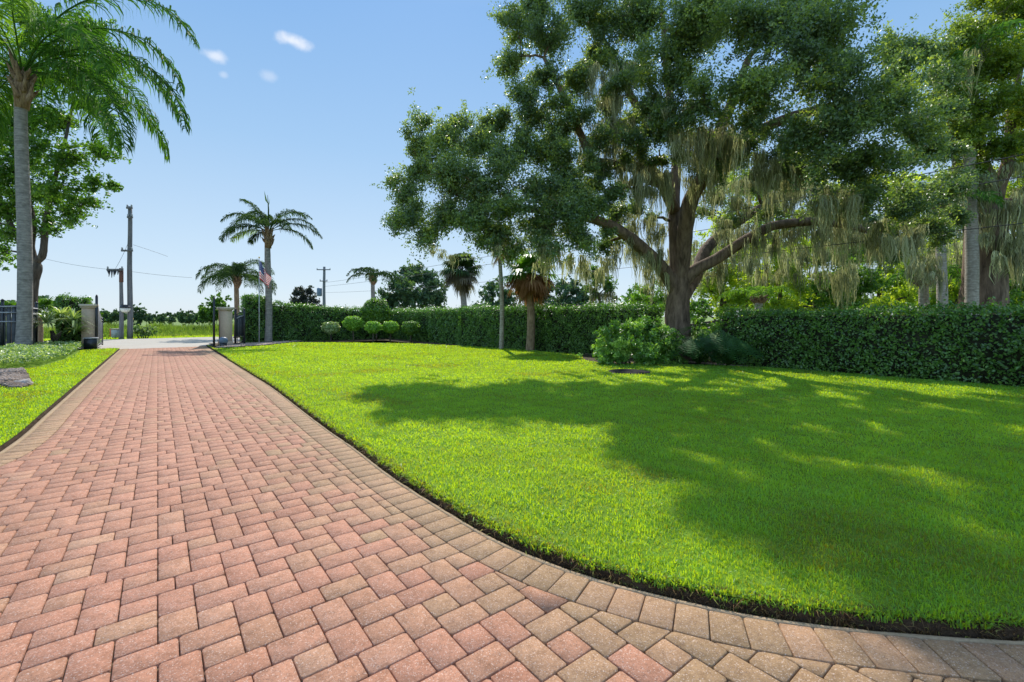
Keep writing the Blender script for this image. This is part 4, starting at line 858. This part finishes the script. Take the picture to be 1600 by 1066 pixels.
def palm(px, Y, pytop, r, label, fronds, leaf='palm', bark='palmbark', leaflet=.6, n=44, wd=.035, droop=.85, boots=.9, lean=0, group='feathery palms', base_z=-.05, spear=0):
    top = P(px + lean, pytop, Y); b0 = np.array([P(px, 500, Y)[0], Y, base_z]); root = thing('palm_tree', label, 'palm tree', (b0[0], b0[1], 0), group)
    t = MB(); h = top[2]; zz = np.linspace(0, 1, 26); path = b0 + (top - b0) * zz[:, None]; path[:, 0] += .04 * np.sin(zz * 5) * (h / 6)
    rr_ = r * (1.0 + .3 * np.exp(-zz * h * 1.6) + .06 * np.sin(zz * 3)) * (1 - .18 * zz); t.tube(path, rr_, 16, .012); t.build('trunk', M[bark], root, smooth=True)
    bt = MB(); nb = 16
    for k in range(nb):
        a_ = k * 2.4; hb = boots * (.1 + .8 * k / nb); b_ = top + np.array([math.cos(a_) * r * .6, math.sin(a_) * r * .6, hb - boots * .55])
        e_ = b_ + np.array([math.cos(a_) * r * 1.4, math.sin(a_) * r * 1.4, boots * rng.uniform(.25, .55)]); bt.tube(bez(b_, e_, -.08, 5, .02), [r * .5, r * .5, r * .38, r * .25, r * .1], 7)
    bt.tube([top - [0, 0, boots * .6], top, top + [0, 0, boots * .5]], [r * .95, r * 1.25, r * .5], 12, .06)
    bt.build('leaf_bases', M['boots'], root, smooth=True)
    hb = top + np.array([0, 0, boots * .4])
    for (az, e0, e1, Ln, tn) in fronds:
        fb = MB(); a_ = R(az); st_ = hb + np.array([math.cos(a_) * r * .5, math.sin(a_) * r * .5, 0])
        frond_mesh(st_, a_, R(e0), R(e1), Ln, leaflet, n, wd, droop, tn, (fb,), curl=rng.normal(0, .15)); fb.build('frond', M[leaf], root)
    if spear:
        fb = MB(); fb.tube([hb, hb + [0.02, 0, spear * .6], hb + [-.03, 0, spear]], [.05, .035, .008], 6, tint=.5)
        fb.add([hb + [0, 0, spear * .7], hb + [.1, 0, spear * .9], hb + [.06, 0, spear * .75]], [np.array([0, 1, 2])]); fb.add([hb + [0, 0, spear * .75], hb + [-.22, 0, spear * 1.12], hb + [-.16, 0, spear * .85]], [np.array([0, 1, 2])])
        fb.build('spear_leaf', M[leaf], root)
    return root
def ring(n, e0s, e1s, Ls, tn=.45, off=0):
    return [(off + i * 360 / n + rng.uniform(-12, 12), rng.uniform(*e0s), rng.uniform(*e1s), rng.uniform(*Ls), float(np.clip(tn + rng.normal(0, .12), 0, 1))) for i in range(n)]
palm(37, 18.2, 135, .225, 'tall queen palm with drooping green fronds rising in front of the left fence',
     [(0, 34, -90, 8.0, .3), (-8, 8, -92, 6.8, .35), (6, 60, -88, 7.6, .35), (2, 72, -72, 9.0, .35), (25, 45, -85, 6.4, .5), (-20, 48, -90, 6.2, .5), (48, 20, -88, 6, .5), (70, 50, -80, 6, .5), (95, 30, -85, 5.6, .5), (100, 68, -60, 6, .5), (125, 45, -80, 6, .5),
      (150, 25, -88, 6, .5), (165, 60, -75, 7, .5), (180, 40, -88, 7, .5), (195, 15, -90, 6, .45), (185, 70, -70, 7.5, .5), (-55, 60, -75, 5.8, .85), (-95, 74, -50, 5.8, .95), (-130, 62, -70, 5.8, .85), (-150, 40, -88, 6, .7), (12, -5, -92, 4.6, .6), (160, -5, -92, 4.6, .6), (60, 78, -40, 5, .6)],
     leaflet=1.2, n=110, wd=.055, droop=.93, boots=1.5, lean=-2)
palm(419, 25.2, 372, .17, 'queen palm with sparse arching fronds and upright spear beside the hedge block',
     [(178, 30, -60, 3.0, .2), (170, 52, -75, 3.1, .2), (190, 8, -50, 2.0, .95), (150, 62, 10, 3.4, .25), (5, 50, -70, 3.1, .2), (-8, 28, -55, 3.3, .25), (10, 18, -75, 2.7, .3), (200, 25, -70, 2.6, .3), (90, 60, -50, 2.6, .3), (255, 55, -60, 2.2, .5), (285, 40, -60, 2.0, .4), (185, -15, -60, 1.1, .15), (120, 70, -20, 2.2, .4), (40, 72, -40, 2.8, .3), (140, 74, -35, 2.8, .3), (-20, 66, -55, 2.9, .3), (215, 60, -60, 2.6, .35)],
     'palmdark', 'palmbark', .5, 80, .035, .75, .95, spear=2.0)
palm(370, 32, 440, .17, 'shorter queen palm with shaggy drooping fronds behind the right gate post',
     ring(24, (5, 82), (-90, -50), (2.2, 3.3), .3), 'palmdark', 'brownbark', .7, 56, .038, .88, .8)
palm(583, 42, 437, .2, 'small distant queen palm above the tall rounded shrub', ring(14, (20, 65), (-85, -55), (2.0, 2.8), .25), 'palmdark', 'palmbark', .6, 30, .07, .85, .8)
palm(1516, 17.2, 130, .2, 'ringed pale palm trunk in front of the right mossy oak', ring(10, (20, 70), (-80, -50), (2, 3), .5), 'palm', 'palebark', .6, 34, .05, .8, .9)
palm(1471, 17.5, 330, .17, 'slimmer ringed palm trunk left of the pale one at right', ring(8, (20, 70), (-80, -50), (1.4, 2.2), .5), 'palm', 'palebark', .5, 30, .05, .8, .6)
palm(1444, 20, 440, .2, 'short palm trunk hung with pale moss behind the right hedge', ring(8, (30, 70), (-80, -50), (1.2, 1.8), .4), 'palm', 'palebark', .5, 26, .05, .8, .3)
palm(1186, 22, 468, .2, 'stubby palm with pale fibrous boots below the right oak limb', ring(8, (30, 75), (-70, -40), (1.4, 2.0), .8), 'palm', 'palebark', .5, 26, .05, .7, .3)
def fan_palm(px, Y, pytop, r, label, crown_r, nlive=16, ndead=20, bark='brownbark', lean=0, group='cabbage palms with fan leaves', dead='deadfrond', live='palmdark', segs=22):
    top = P(px + lean, pytop, Y); b0 = np.array([P(px, 500, Y)[0], Y, -.05]); root = thing('palm_tree', label, 'palm tree', (b0[0], b0[1], 0), group)
    t = MB(); zz = np.linspace(0, 1, 24); path = b0 + (top - b0) * zz[:, None]; path[:, 0] += .05 * np.sin(zz * 4); t.tube(path, r * (1.25 - .3 * zz), 14, .03); t.build('trunk', M[bark], root, smooth=True)
    def fan(az, el, pet, rad, m, nm, tn):
        b = MB(); d = np.array([math.cos(az) * math.cos(el), math.sin(az) * math.cos(el), math.sin(el)]); e_ = top + d * pet
        b.tube(bez(top, e_, .04, 4, .01), [.02, .018, .014, .01], 5, cap=False, tint=.4)
        s = np.cross(d, [0, 0, 1.]); s /= np.linalg.norm(s) + 1e-9; 
        for j in range(segs):
            th = (j / (segs - 1) - .5) * R(250); dd_ = d * math.cos(th) + s * math.sin(th); l = rad * rng.uniform(.85, 1.1) * (1 - .25 * abs(th) / R(125))
            m1 = e_ + dd_ * l * .55 + np.array([0, 0, -.08 * l]); tp = m1 + (dd_ * .6 + np.array([0, 0, -.8])) * l * .45; wv = np.cross(dd_, d + rdir(1)[0] * .3); wv = wv / (np.linalg.norm(wv) + 1e-9) if np.linalg.norm(wv) > .05 else s
            wv = (-s * math.sin(th + 1.57) * 0 + np.cross(dd_, np.cross(d, s))); wv /= np.linalg.norm(wv) + 1e-9; wv *= l * .055
            b.add([e_, m1 + wv, tp, m1 - wv], [np.array([0, 1, 2, 3])], np.clip(tn + rng.normal(0, .15), 0, 1))
        b.build(nm, M[m], root)
    for k in range(nlive): fan(k * 2.4, R(rng.uniform(-5, 80)), crown_r * .45, crown_r * .65, live, 'frond', .4)
    for k in range(ndead): fan(k * 2.4 + 1, R(rng.uniform(-78, 0)), crown_r * rng.uniform(.2, .5), crown_r * rng.uniform(.4, .68), dead, 'dry_frond', .5)
    return root
fan_palm(828, 19.2, 428, .15, 'cabbage palm with a reddish brown skirt of dry fronds under the oak foliage', 1.45, 24, 40, 'brownbark', live='bright')
fan_palm(727, 33, 425, .2, 'cabbage palm with a grey brown skirt left of the slim trunk, beyond the hedge', 1.9, 34, 26, 'palebark', lean=-6, dead='deadgrey')
fan_palm(783, 20.0, 392, .085, 'slim pale palm trunk standing at the lawn edge below the oak foliage', .8, 12, 4, 'palebark', lean=-1)
# palms beyond the left fence and spiky fan plant in front
fan_palm(14, 26, 488, .1, 'low fan palm poking above the left fence at the picture edge', 1.0, 18, 0, live='bright')
fan_palm(62, 25, 486, .1, 'low fan palm behind the left fence right of the tall palm trunk', 1.25, 20, 0, live='bright')
def spiky(px, Y, label, n=46):
    x = P(px, 500, Y)[0]; root = thing('screw_pine', label, 'plant', (x, Y, 0)); t = MB()
    for k in range(5): t.tube(bez((x + rng.normal(0, .25), Y + rng.normal(0, .2), 0), (x + rng.normal(0, .45), Y + rng.normal(0, .3), .85), 0, 5, .02), [.05, .05, .04, .04, .03], 7)
    t.build('stems', M['branch'], root); lf = MB()
    for h in range(7):
        c = np.array([x + rng.normal(0, .55), Y + rng.normal(0, .4), rng.uniform(.75, 1.45)])
        if h == 0: c = np.array([x + .25, Y, 1.5])
        for k in range(n):
            az = rng.uniform(0, 2 * math.pi); el = rng.uniform(-.2, 1.3); l = rng.uniform(.5, 1.0); d = np.array([math.cos(az) * math.cos(el), math.sin(az) * math.cos(el), math.sin(el)])
            s = np.cross(d, [0, 0, 1.]); s /= np.linalg.norm(s) + 1e-9; s *= .028; m1 = c + d * l * .55; e_ = m1 + (d * .8 + np.array([0, 0, -.5])) * l * .5
            lf.add([c - s, c + s, m1 + s, m1 - s, e_], [np.array([0, 1, 2, 3]), np.array([3, 2, 4])], np.clip(rng.normal(.55, .25), 0, 1))
    lf.build('leaves', M['pale'], root)
spiky(86, 19.8, 'spiky striped leaf plant between the left fence and the left gate post')

# ------------------------------------------------------------------ gate posts, gates, fences
def column(lat, al, label, h=1.95, s=.54):
    x, y = LA(lat, al); rz = math.atan2(RR[1], RR[0]); root = thing('gate_post', label, 'gate post', (x, y, 0), 'stucco gate posts')
    b = MB(); b.box((x, y, h / 2 - .08), (s, s, h - .08), rz); b.box((x, y, .09), (s + .07, s + .07, .26), rz); b.build('shaft', M['column'], root)
    b = MB(); b.box((x, y, h - .10), (s + .09, s + .09, .06), rz); b.box((x, y, h - .02), (s + .17, s + .17, .1), rz); b.build('cap', M['columncap'], root)
column(2.72, 27.2, 'beige stucco gate post right of the drive', 1.92); column(-2.45, 27.9, 'beige stucco gate post left of the drive behind the open gate', 2.0, .45)
def gate(x, y, dv, Ln, label, h0=2.35, h1=1.4):
    dv = np.array(dv, float); dv /= np.linalg.norm(dv); root = thing('gate', label, 'gate', (x, y, .05), 'open driveway gate leaves')
    pt = lambda s_, z, o_=0: np.array([x + dv[0] * s_ - dv[1] * o_, y + dv[1] * s_ + dv[0] * o_, z])
    rz = math.atan2(dv[1], dv[0]); hs = lambda s_: h1 + (h0 - .15 - h1) * (1 - s_ / Ln) ** 2
    f = MB(); f.box(pt(0, h0 / 2 + .03), (.09, .09, h0), rz); f.box(pt(Ln, h1 / 2 + .05), (.06, .06, h1 - .02), rz); f.box(pt(Ln / 2, .16), (Ln, .05, .06), rz)
    f.tube([pt(0, h0 + .03), pt(0, h0 + .12)], [.05, .015], 8); f.build('frame', M['black'], root)
    for dz in (0, -.13):
        r_ = MB(); r_.tube([pt(s_, hs(s_) + dz) for s_ in np.linspace(.04, Ln, 14)], .022, 6); r_.build('curved_rail', M['steel'], root)
    r_ = MB(); r_.box(pt(Ln / 2, .34, .03), (Ln - .1, .03, .05), rz); r_.build('lower_rail', M['steel'], root)
    b = MB(); k = int(Ln / .11)
    for j in range(k):
        s_ = (j + .5) * Ln / k; z1 = hs(s_) - .22; b.box(pt(s_, (z1 + .22) / 2), (Ln / k - .008, .022, z1 - .22), rz)
    b.build('boards', M['board'], root)
gx, gy = G(151, 546); gate(gx, gy, DD, 2.7, 'grey boarded gate leaf swung open on the left of the drive')
gx, gy = G(334.5, 541.5); gate(gx, gy, (-.556, .831), 2.7, 'dark gate leaf on the right of the drive seen edge on')
def opener(px, py, m, label, s=1.0):
    x, y = G(px, py); root = thing('gate_opener', label, 'gate opener', (x, y, 0), 'gate opener motors')
    b = MB(); b.box((x, y, .09 * s), (.30 * s, .26 * s, .22 * s), .6); b.build('pedestal', M['black'], root)
    b = MB(); b.lathe((x, y, .2 * s), [(.17 * s, 0), (.19 * s, .03 * s), (.19 * s, .14 * s), (.16 * s, .24 * s), (.08 * s, .28 * s), (.01, .285 * s)], 14); b.build('housing', m, root, smooth=True)
    b = MB(); b.tube([(x, y, .25 * s), (x - .5 * s, y + .35 * s, .3 * s)], .02, 6); b.build('arm', M['black'], root)
opener(349, 542.5, M['bluebox'], 'blue grey gate motor housing in front of the right gate post')
def boxopener(px, py, label):
    x, y = G(px, py); root = thing('gate_opener', label, 'gate opener', (x, y, 0), 'gate opener motors')
    b = MB(); b.box((x, y, .26), (.42, .32, .5), .6); b.build('housing', M['black'], root); b = MB(); b.box((x, y, .53), (.46, .36, .04), .6); b.build('lid', M['steel'], root)
boxopener(142, 547, 'black box shaped gate motor in front of the left gate post')
def boardfence(pa, pb, label, h=1.92, seg=2, scroll=False, boards=True):
    pa, pb = np.array(pa), np.array(pb); d = pb - pa; Ln = np.linalg.norm(d); d /= Ln; rz = math.atan2(d[1], d[0]); n = np.array([-d[1], d[0]])
    if np.dot(n, pa) > 0: n = -n
    root = thing('fence', label, 'fence', ((pa + pb)[0] / 2, (pa + pb)[1] / 2, 0)); pt = lambda s_, z, o_=0: (*(pa + d * s_ + n * o_), z)
    for k in range(seg + 1):
        b = MB(); b.box(pt(Ln * k / seg, (h + .1) / 2), (.08, .08, h + .1), rz); b.lathe(pt(Ln * k / seg, h + .1), [(.06, 0), (.06, .03), (.0, .09)], 8); b.build('post', M['steel' if k == 1 and boards else 'black'], root)
    if boards:
        b = MB(); kk = int(Ln / .14)
        for j in range(kk): b.box(pt((j + .5) * Ln / kk, h / 2 + .02, -.02), (Ln / kk - .01, .022, h - .18), rz)
        b.build('boards', M['board'], root)
        for z in (h - .12, h - .36, h - .72, .25):
            b = MB(); b.box(pt(Ln / 2, z, .03), (Ln, .035, .045), rz); b.build('rail', M['steel'], root)
    else:
        b = MB(); k = int(Ln / .1)
        for j in range(1, k): b.tube([pt(j * Ln / k, .1), pt(j * Ln / k, h - .25 + .2 * j / k)], .012, 5)
        b.build('pickets', M['black'], root)
        b = MB(); b.box(pt(Ln / 2, (h + .3) / 2, -.04), (Ln * .9, .02, h * .62), rz); b.build('panel', M['board'], root)
        for z in (h - .05, h - .25, .55, .12):
            b = MB(); b.tube([pt(0, z - .12), pt(Ln / 2, z), pt(Ln, z + .06)], .022, 6); b.build('rail', M['steel' if z == h - .25 else 'black'], root)
        for j in range(3):
            b = MB(); c = pt(Ln * (j + .5) / 3, .33, .03); b.tube([(c[0] + d[0] * .15 * math.cos(a_), c[1] + d[1] * .15 * math.cos(a_), c[2] + .15 * math.sin(a_)) for a_ in np.linspace(0, 2 * math.pi, 17)], .014, 5); b.build('scroll_ring', M['black'], root)
fl = onal(34, 26.6)
boardfence(onal(-60, 26.6), fl, 'grey boarded fence with pale rails at the far left behind the groundcover', 2.0, 3)
boardfence(fl, onlat(57, float(np.dot(fl, RR)) + .1), 'fence section receding behind the tall palm trunk', 1.95, 2)
boardfence(LA(3.15, 27.2), onal(381.5, 27.3), 'short black metal fence with scroll rings between right gate post and hedge', 1.72, 1, boards=False)

# ------------------------------------------------------------------ flag
fx, fy = P(405, 500, 24.6)[:2]
root = thing('flagpole', 'thin pole carrying the flag in front of the hedge block', 'flagpole', (fx, fy, 0)); b = MB(); b.tube([(fx, fy, 0), (fx, fy, 4.62)], [.028, .018], 8); b.build('pole', M['steel'], root)
b = MB(); b.lathe((fx, fy, 4.62), [(.01, 0), (.04, .03), (.04, .06), (.01, .09)], 10); b.build('finial', M['yellow'], root)
def flagmesh():
    nu, nv = 40, 26; V = []; Ln, H = 1.65, 1.0
    for j in range(nv + 1):
        for i in range(nu + 1):
            u, v = i / nu, j / nv; s_ = u * Ln
            x = .02 + s_ * .36 + .05 * math.sin(u * 9 + v * 2.5) * u; y = .09 * math.sin(u * 15 + v * 3) * u ** .5; z = 4.52 - v * H * (1 - .35 * u) - s_ * .62 * (1 - .15 * v) + .02 * math.sin(u * 9)
            V.append((x, y, z))
    f = []; mi = []
    for j in range(nv):
        for i in range(nu):
            f.append([j * (nu + 1) + i, j * (nu + 1) + i + 1, (j + 1) * (nu + 1) + i + 1, (j + 1) * (nu + 1) + i])
            s_ = j // 2; can = i < nu * .4 and j < 14
            mi.append(2 if can and not (i % 3 == 1 and j % 3 == 1) else (1 if can else (s_ % 2)))
    V = np.array(V) ; me = mkmesh('flag', V, [np.array(f)]); 
    for m in ('red', 'white', 'blue'): me.materials.append(M[m])
    me.polygons.foreach_set('material_index', np.array(mi, dtype=np.int32)); me.polygons.foreach_set('use_smooth', np.ones(len(f), bool)); return me
o = bpy.data.objects.new('flag', flagmesh()); C.objects.link(o); o.location = (fx, fy, 0); tag(o, 'limp red and white striped flag with a starred blue corner hanging on the thin pole', 'flag')

# ------------------------------------------------------------------ utility poles and wires
def upole(px, Y, pytop, r, label, arms=(), mm='creosote', top=None, group='utility poles'):
    x = P(px, 500, Y)[0]; h = P(px, pytop, Y)[2]; root = thing('utility_pole', label, 'utility pole', (x, Y, 0), group)
    b = MB(); zz = np.linspace(-.2, h, 10); b.tube([(x + .02 * math.sin(z), Y, z) for z in zz], np.linspace(r * 1.15, r * .8, 10), 12, .01); b.build('shaft', M[mm], root, smooth=True)
    for (dz, wl, wr) in arms:
        b = MB(); b.box((x + (wr - wl) / 2, Y - r, h - dz), (wl + wr, .1, .12)); b.build('crossarm', M['creosote'], root)
        for q in (-wl + .05, wr - .05):
            b = MB(); b.lathe((x + q, Y - r, h - dz + .06), [(.03, 0), (.06, .03), (.04, .08), (.06, .12), (.02, .17)], 8); b.build('insulator', M['greybox'], root)
    return root, x, h
r_, xa, ha = upole(203, 30.8, 323, .145, 'tallest grey utility pole across the road', [(.12, .1, .28), (.75, .05, .3), (3.0, .45, .3)])
b = MB(); b.lathe((xa - .02, 30.45, 1.72), [(.02, 0), (.14, .03), (.23, .1), (.27, .22), (.28, .32)], 20)
lb = thing('round_lamp', 'round lamp with dark hood and pale bowl fixed to the tallest pole', 'lamp', (xa, 30.5, 1.6)); b.build('bowl', M['glasspale'], lb, smooth=True)
b = MB(); b.lathe((xa - .02, 30.45, 2.04), [(.31, 0), (.31, .03), (.27, .12), (.16, .2), (.02, .23)], 20); b.build('hood', M['black'], lb, smooth=True)
r2, xb, hb_ = upole(189.5, 30.4, 420, .115, 'shorter grey brown pole left of the tallest pole', [(.08, .85, .2)], group='utility poles')
b = MB(); b.tube([(xb, 30.4, hb_ - .9), (xb, 30.4, hb_ + .03)], .118, 12); b.build('brown_top', M['polebrown'], r2)
for q in np.linspace(-.8, -.1, 6):
    b = MB(); b.tube([(xb + q, 30.28, hb_ - .1), (xb + q + rng.normal(0, .05), 30.28, hb_ - rng.uniform(.35, .7))], [.06, .015], 6); b.build('hanging_strap', M['black'], r2)
r3, xc, hc = upole(506.5, 60, 417, .19, 'distant utility pole with a transformer behind the left hedge', [(.4, .9, .9), (1.9, .5, .5)])
b = MB(); b.lathe((xc - .62, 60, hc - 3.9), [(.05, 0), (.3, .03), (.32, .1), (.32, 1.0), (.28, 1.08), (.05, 1.15)], 14); b.build('transformer', M['bluebox'], r3, smooth=True)
def wire(a_, b_, sag, m, label, r=.012, n=24):
    a_, b_ = np.array(a_, float), np.array(b_, float); t = np.linspace(0, 1, n); p = a_ + (b_ - a_) * t[:, None]; p[:, 2] -= 4 * sag * t * (1 - t)
    b = MB(); b.tube(p, r, 5); o = b.build('power_line', M[m], origin=tuple(a_)); tag(o, label, 'cable', 'overhead power lines')
wire((xc, 60, 5.9), (18.5, 3.5, 5.6), .35, 'wire', 'upper cable passing in front of the round distant tree and through the oaks', .013)
wire((xc, 60, 5.4), (18.5, 3.5, 5.05), .35, 'wire', 'middle cable just below the upper one through the oaks', .013)
wire((xc, 60, 4.6), (18.2, 3.5, 3.9), .5, 'wire', 'lowest cable crossing the round distant tree', .011)
wire(P(60, 402, 33), (xb - .8, 30.3, hb_ - .05), .1, 'wire', 'thin cable leaving the short pole to the left', .009)
wire((xa, 30.7, P(0, 424, 30.8)[2]), P(300, 434, 33), .05, 'wire', 'thin cable leaving the tallest pole to the right', .009)
wire((xa, 30.7, P(0, 378, 30.8)[2]), (xb - .3, 30.3, hb_), .1, 'wire', 'slanting cable joining the tall pole and the short pole', .009)
wire((xa + .3, 30.7, P(0, 383, 30.8)[2]), P(262, 401, 32), -.02, 'wire', 'short upper cable stub right of the tallest pole', .009)
# yellow guy guard, utility cabinet
x, y = G(183, 527.5); root = thing('utility_box', 'small pale grey utility cabinet beside the short pole', 'utility box', (x, y, 0)); b = MB(); b.box((x, y, .28), (.5, .4, .56), .2); b.build('body', M['greybox'], root); b = MB(); b.box((x, y, .6), (.54, .44, .06), .2); b.build('lid', M['columncap'], root)
x2, y2 = x - .6, y + .3; b = MB(); b.box((x2, y2, .3), (.3, .1, .5)); b.box((x2, y2, .58), (.34, .14, .06)); tag(b.build('road_marker', M['orange'], origin=(x2, y2, 0)), 'small orange marker left of the grey utility cabinet', 'marker')
b = MB(); b.tube([(x - .1, y + 1, 0), (x + .25, y + 1, 1.35)], [.06, .06], 8); b.lathe((x + .25, y + 1, 1.33), [(.06, 0), (.03, .05), (.0, .06)], 8); tag(b.build('guy_wire_guard', M['yellow'], origin=(x, y + 1, 0)), 'slanted yellow guard tube behind the grey utility cabinet', 'guard')
# utility cover in the lawn
root = thing('utility_cover', 'round dark cover set in the lawn in front of the rounded bush', 'cover', (cover[0], cover[1], LZ))
b = MB(); b.lathe((cover[0], cover[1], LZ - .02), [(.53, 0), (.53, .035), (.47, .045), (.46, .03)], 30); b.build('frame', M['iron'], root)
b = MB(); b.lathe((cover[0], cover[1], LZ - .02), [(.455, 0), (.455, .035), (.42, .04), (.02, .045)], 30); b.build('lid', M['iron'], root)

# ------------------------------------------------------------------ beyond the road
mp_ = [LA(-60, 44), LA(30, 44), LA(30, 62), LA(-60, 62)]
mg = MB(); n = 60000; A_ = np.array(mp_); p = np.column_stack([rng.uniform(-52, -14, n), rng.uniform(33, 52, n)]); al = p @ DD; p = p[(al > 42.5) & (al < 62)]
al = p @ DD; h = (.45 + .35 * vnoise(p, .5, 2) + .2 * vnoise(p, 1.4, 3)).clip(.15, 1.1) * rng.uniform(.6, 1.2, len(p)) * np.clip((al - 42) / 5, .2, 1)
V, q, tr, tt = blades(p, -.14, h * 1.3, rng.uniform(.03, .06, len(p)), np.clip(.45 + .35 * vnoise(p, .4, 7) + rng.normal(0, .15, len(p)), 0, 1), .35)
mg.add(V, [q, tr], tt); tag(mg.build('meadow_grass', M['meadow']), 'tall straw tipped wild grass in the meadow across the road', 'grass', None, 'stuff')
vg = MB(); n = 26000; p = np.column_stack([rng.uniform(-40, -14, n), rng.uniform(28, 42, n)]); al = p @ DD; p = p[(al > 39.7) & (al < 43.5)]
V, q, tr, tt = blades(p, -.14, rng.uniform(.12, .22, len(p)), rng.uniform(.03, .05, len(p)), rng.uniform(.3, .9, len(p)), .5); vg.add(V, [q, tr], tt)
tag(vg.build('verge_grass', M['grass']), 'mown green verge along the far side of the road', 'grass', None, 'stuff')
mound('roadside_shrub', 'low grey green shrub at the foot of the tallest pole', [(212, 519, 8, 31.5), (224, 518, 9, 31.5), (236, 520, 8, 31.5), (218, 513, 6, 31.8), (230, 514, 6, 31.8)], 'pale', .15, 2.2, group='shrubs across the road')
fs = [(150, 494, 10, 60, 'palm'), (170, 492, 12, 62, 'far'), (186, 491, 10, 58, 'far'), (214, 490, 13, 55, 'far'), (233, 496, 8, 62, 'far'), (252, 497, 7, 75, 'far'), (268, 498, 6, 80, 'far'), (290, 495, 10, 60, 'far'), (312, 496, 8, 60, 'far'), (326, 488, 15, 50, 'bright'), (345, 480, 18, 46, 'bright'), (300, 499, 5, 80, 'far')]
nm = ['dark', 'dusky', 'dense', 'tallest dark', 'small', 'tiny', 'tiny blue green', 'rounded', 'squat', 'light green', 'tall light green', 'tiny flat']
wh = ['behind the left gate', 'just left of the short pole', 'directly behind the short pole', 'right of the tallest pole', 'second right of the tallest pole', 'left of the middle of the gateway view', 'in the middle of the gateway view', 'right of the middle of the gateway view', 'near the right gate leaf', 'touching the right gate leaf', 'behind the right gate post', 'low between two larger ones right of the gateway middle']
for i, (px, py, r, Y, lf) in enumerate(fs):
    mound('field_shrub', f'{nm[i]} shrub across the meadow, {wh[i]}', [(px, py, r, Y), (px - r * .6, py + r * .35, r * .7, Y), (px + r * .6, py + r * .4, r * .7, Y), (px, py + r * .6, r * .8, Y)], lf, .26, 4.5, group='shrubs beyond the meadow', gz=-.14)
for i in range(16):   # distant scrub line
    px = -40 + i * 28; Y = 110 + (i % 4) * 9; r = 5 + (i * 7 % 5)
    if 130 < px < 620: mound('distant_shrub', ['far scrub clump on the horizon', 'hazy far scrub clump on the horizon'][i % 2] + f' near picture column {px * 100 // 1600} percent across', [(px, 493, r, Y), (px - 10, 495, r * .8, Y), (px + 10, 494, r * .9, Y)], 'far', .8, 2, group='scrub on the horizon', gz=-.14)
# small house with chimney beyond the hedge
x, y = P(900, 500, 46)[:2]; root = thing('house', 'low house with a red brick chimney just showing over the hedge', 'house', (x, y, 0))
b = MB(); b.box((x, y + 2, .85), (6, 5, 1.9)); b.build('wall', M['wallp'], root)
b = MB(); b.add([(x - 3.3, y - .8, 1.8), (x + 3.3, y - .8, 1.8), (x + 3.3, y + 4.8, 1.8), (x - 3.3, y + 4.8, 1.8), (x - 3.3, y + 2, 2.15), (x + 3.3, y + 2, 2.15)], [np.array([[0, 1, 5, 4], [2, 3, 4, 5], [3, 2, 1, 0]]), np.array([[0, 4, 3], [1, 2, 5]])]); b.build('roof', M['roof'], root)
b = MB(); b.box((x + .2, y + .4, 2.1), (.85, .6, .9)); b.box((x + .2, y + .4, 2.52), (.98, .72, .1)); b.build('chimney', M['brick'], root)
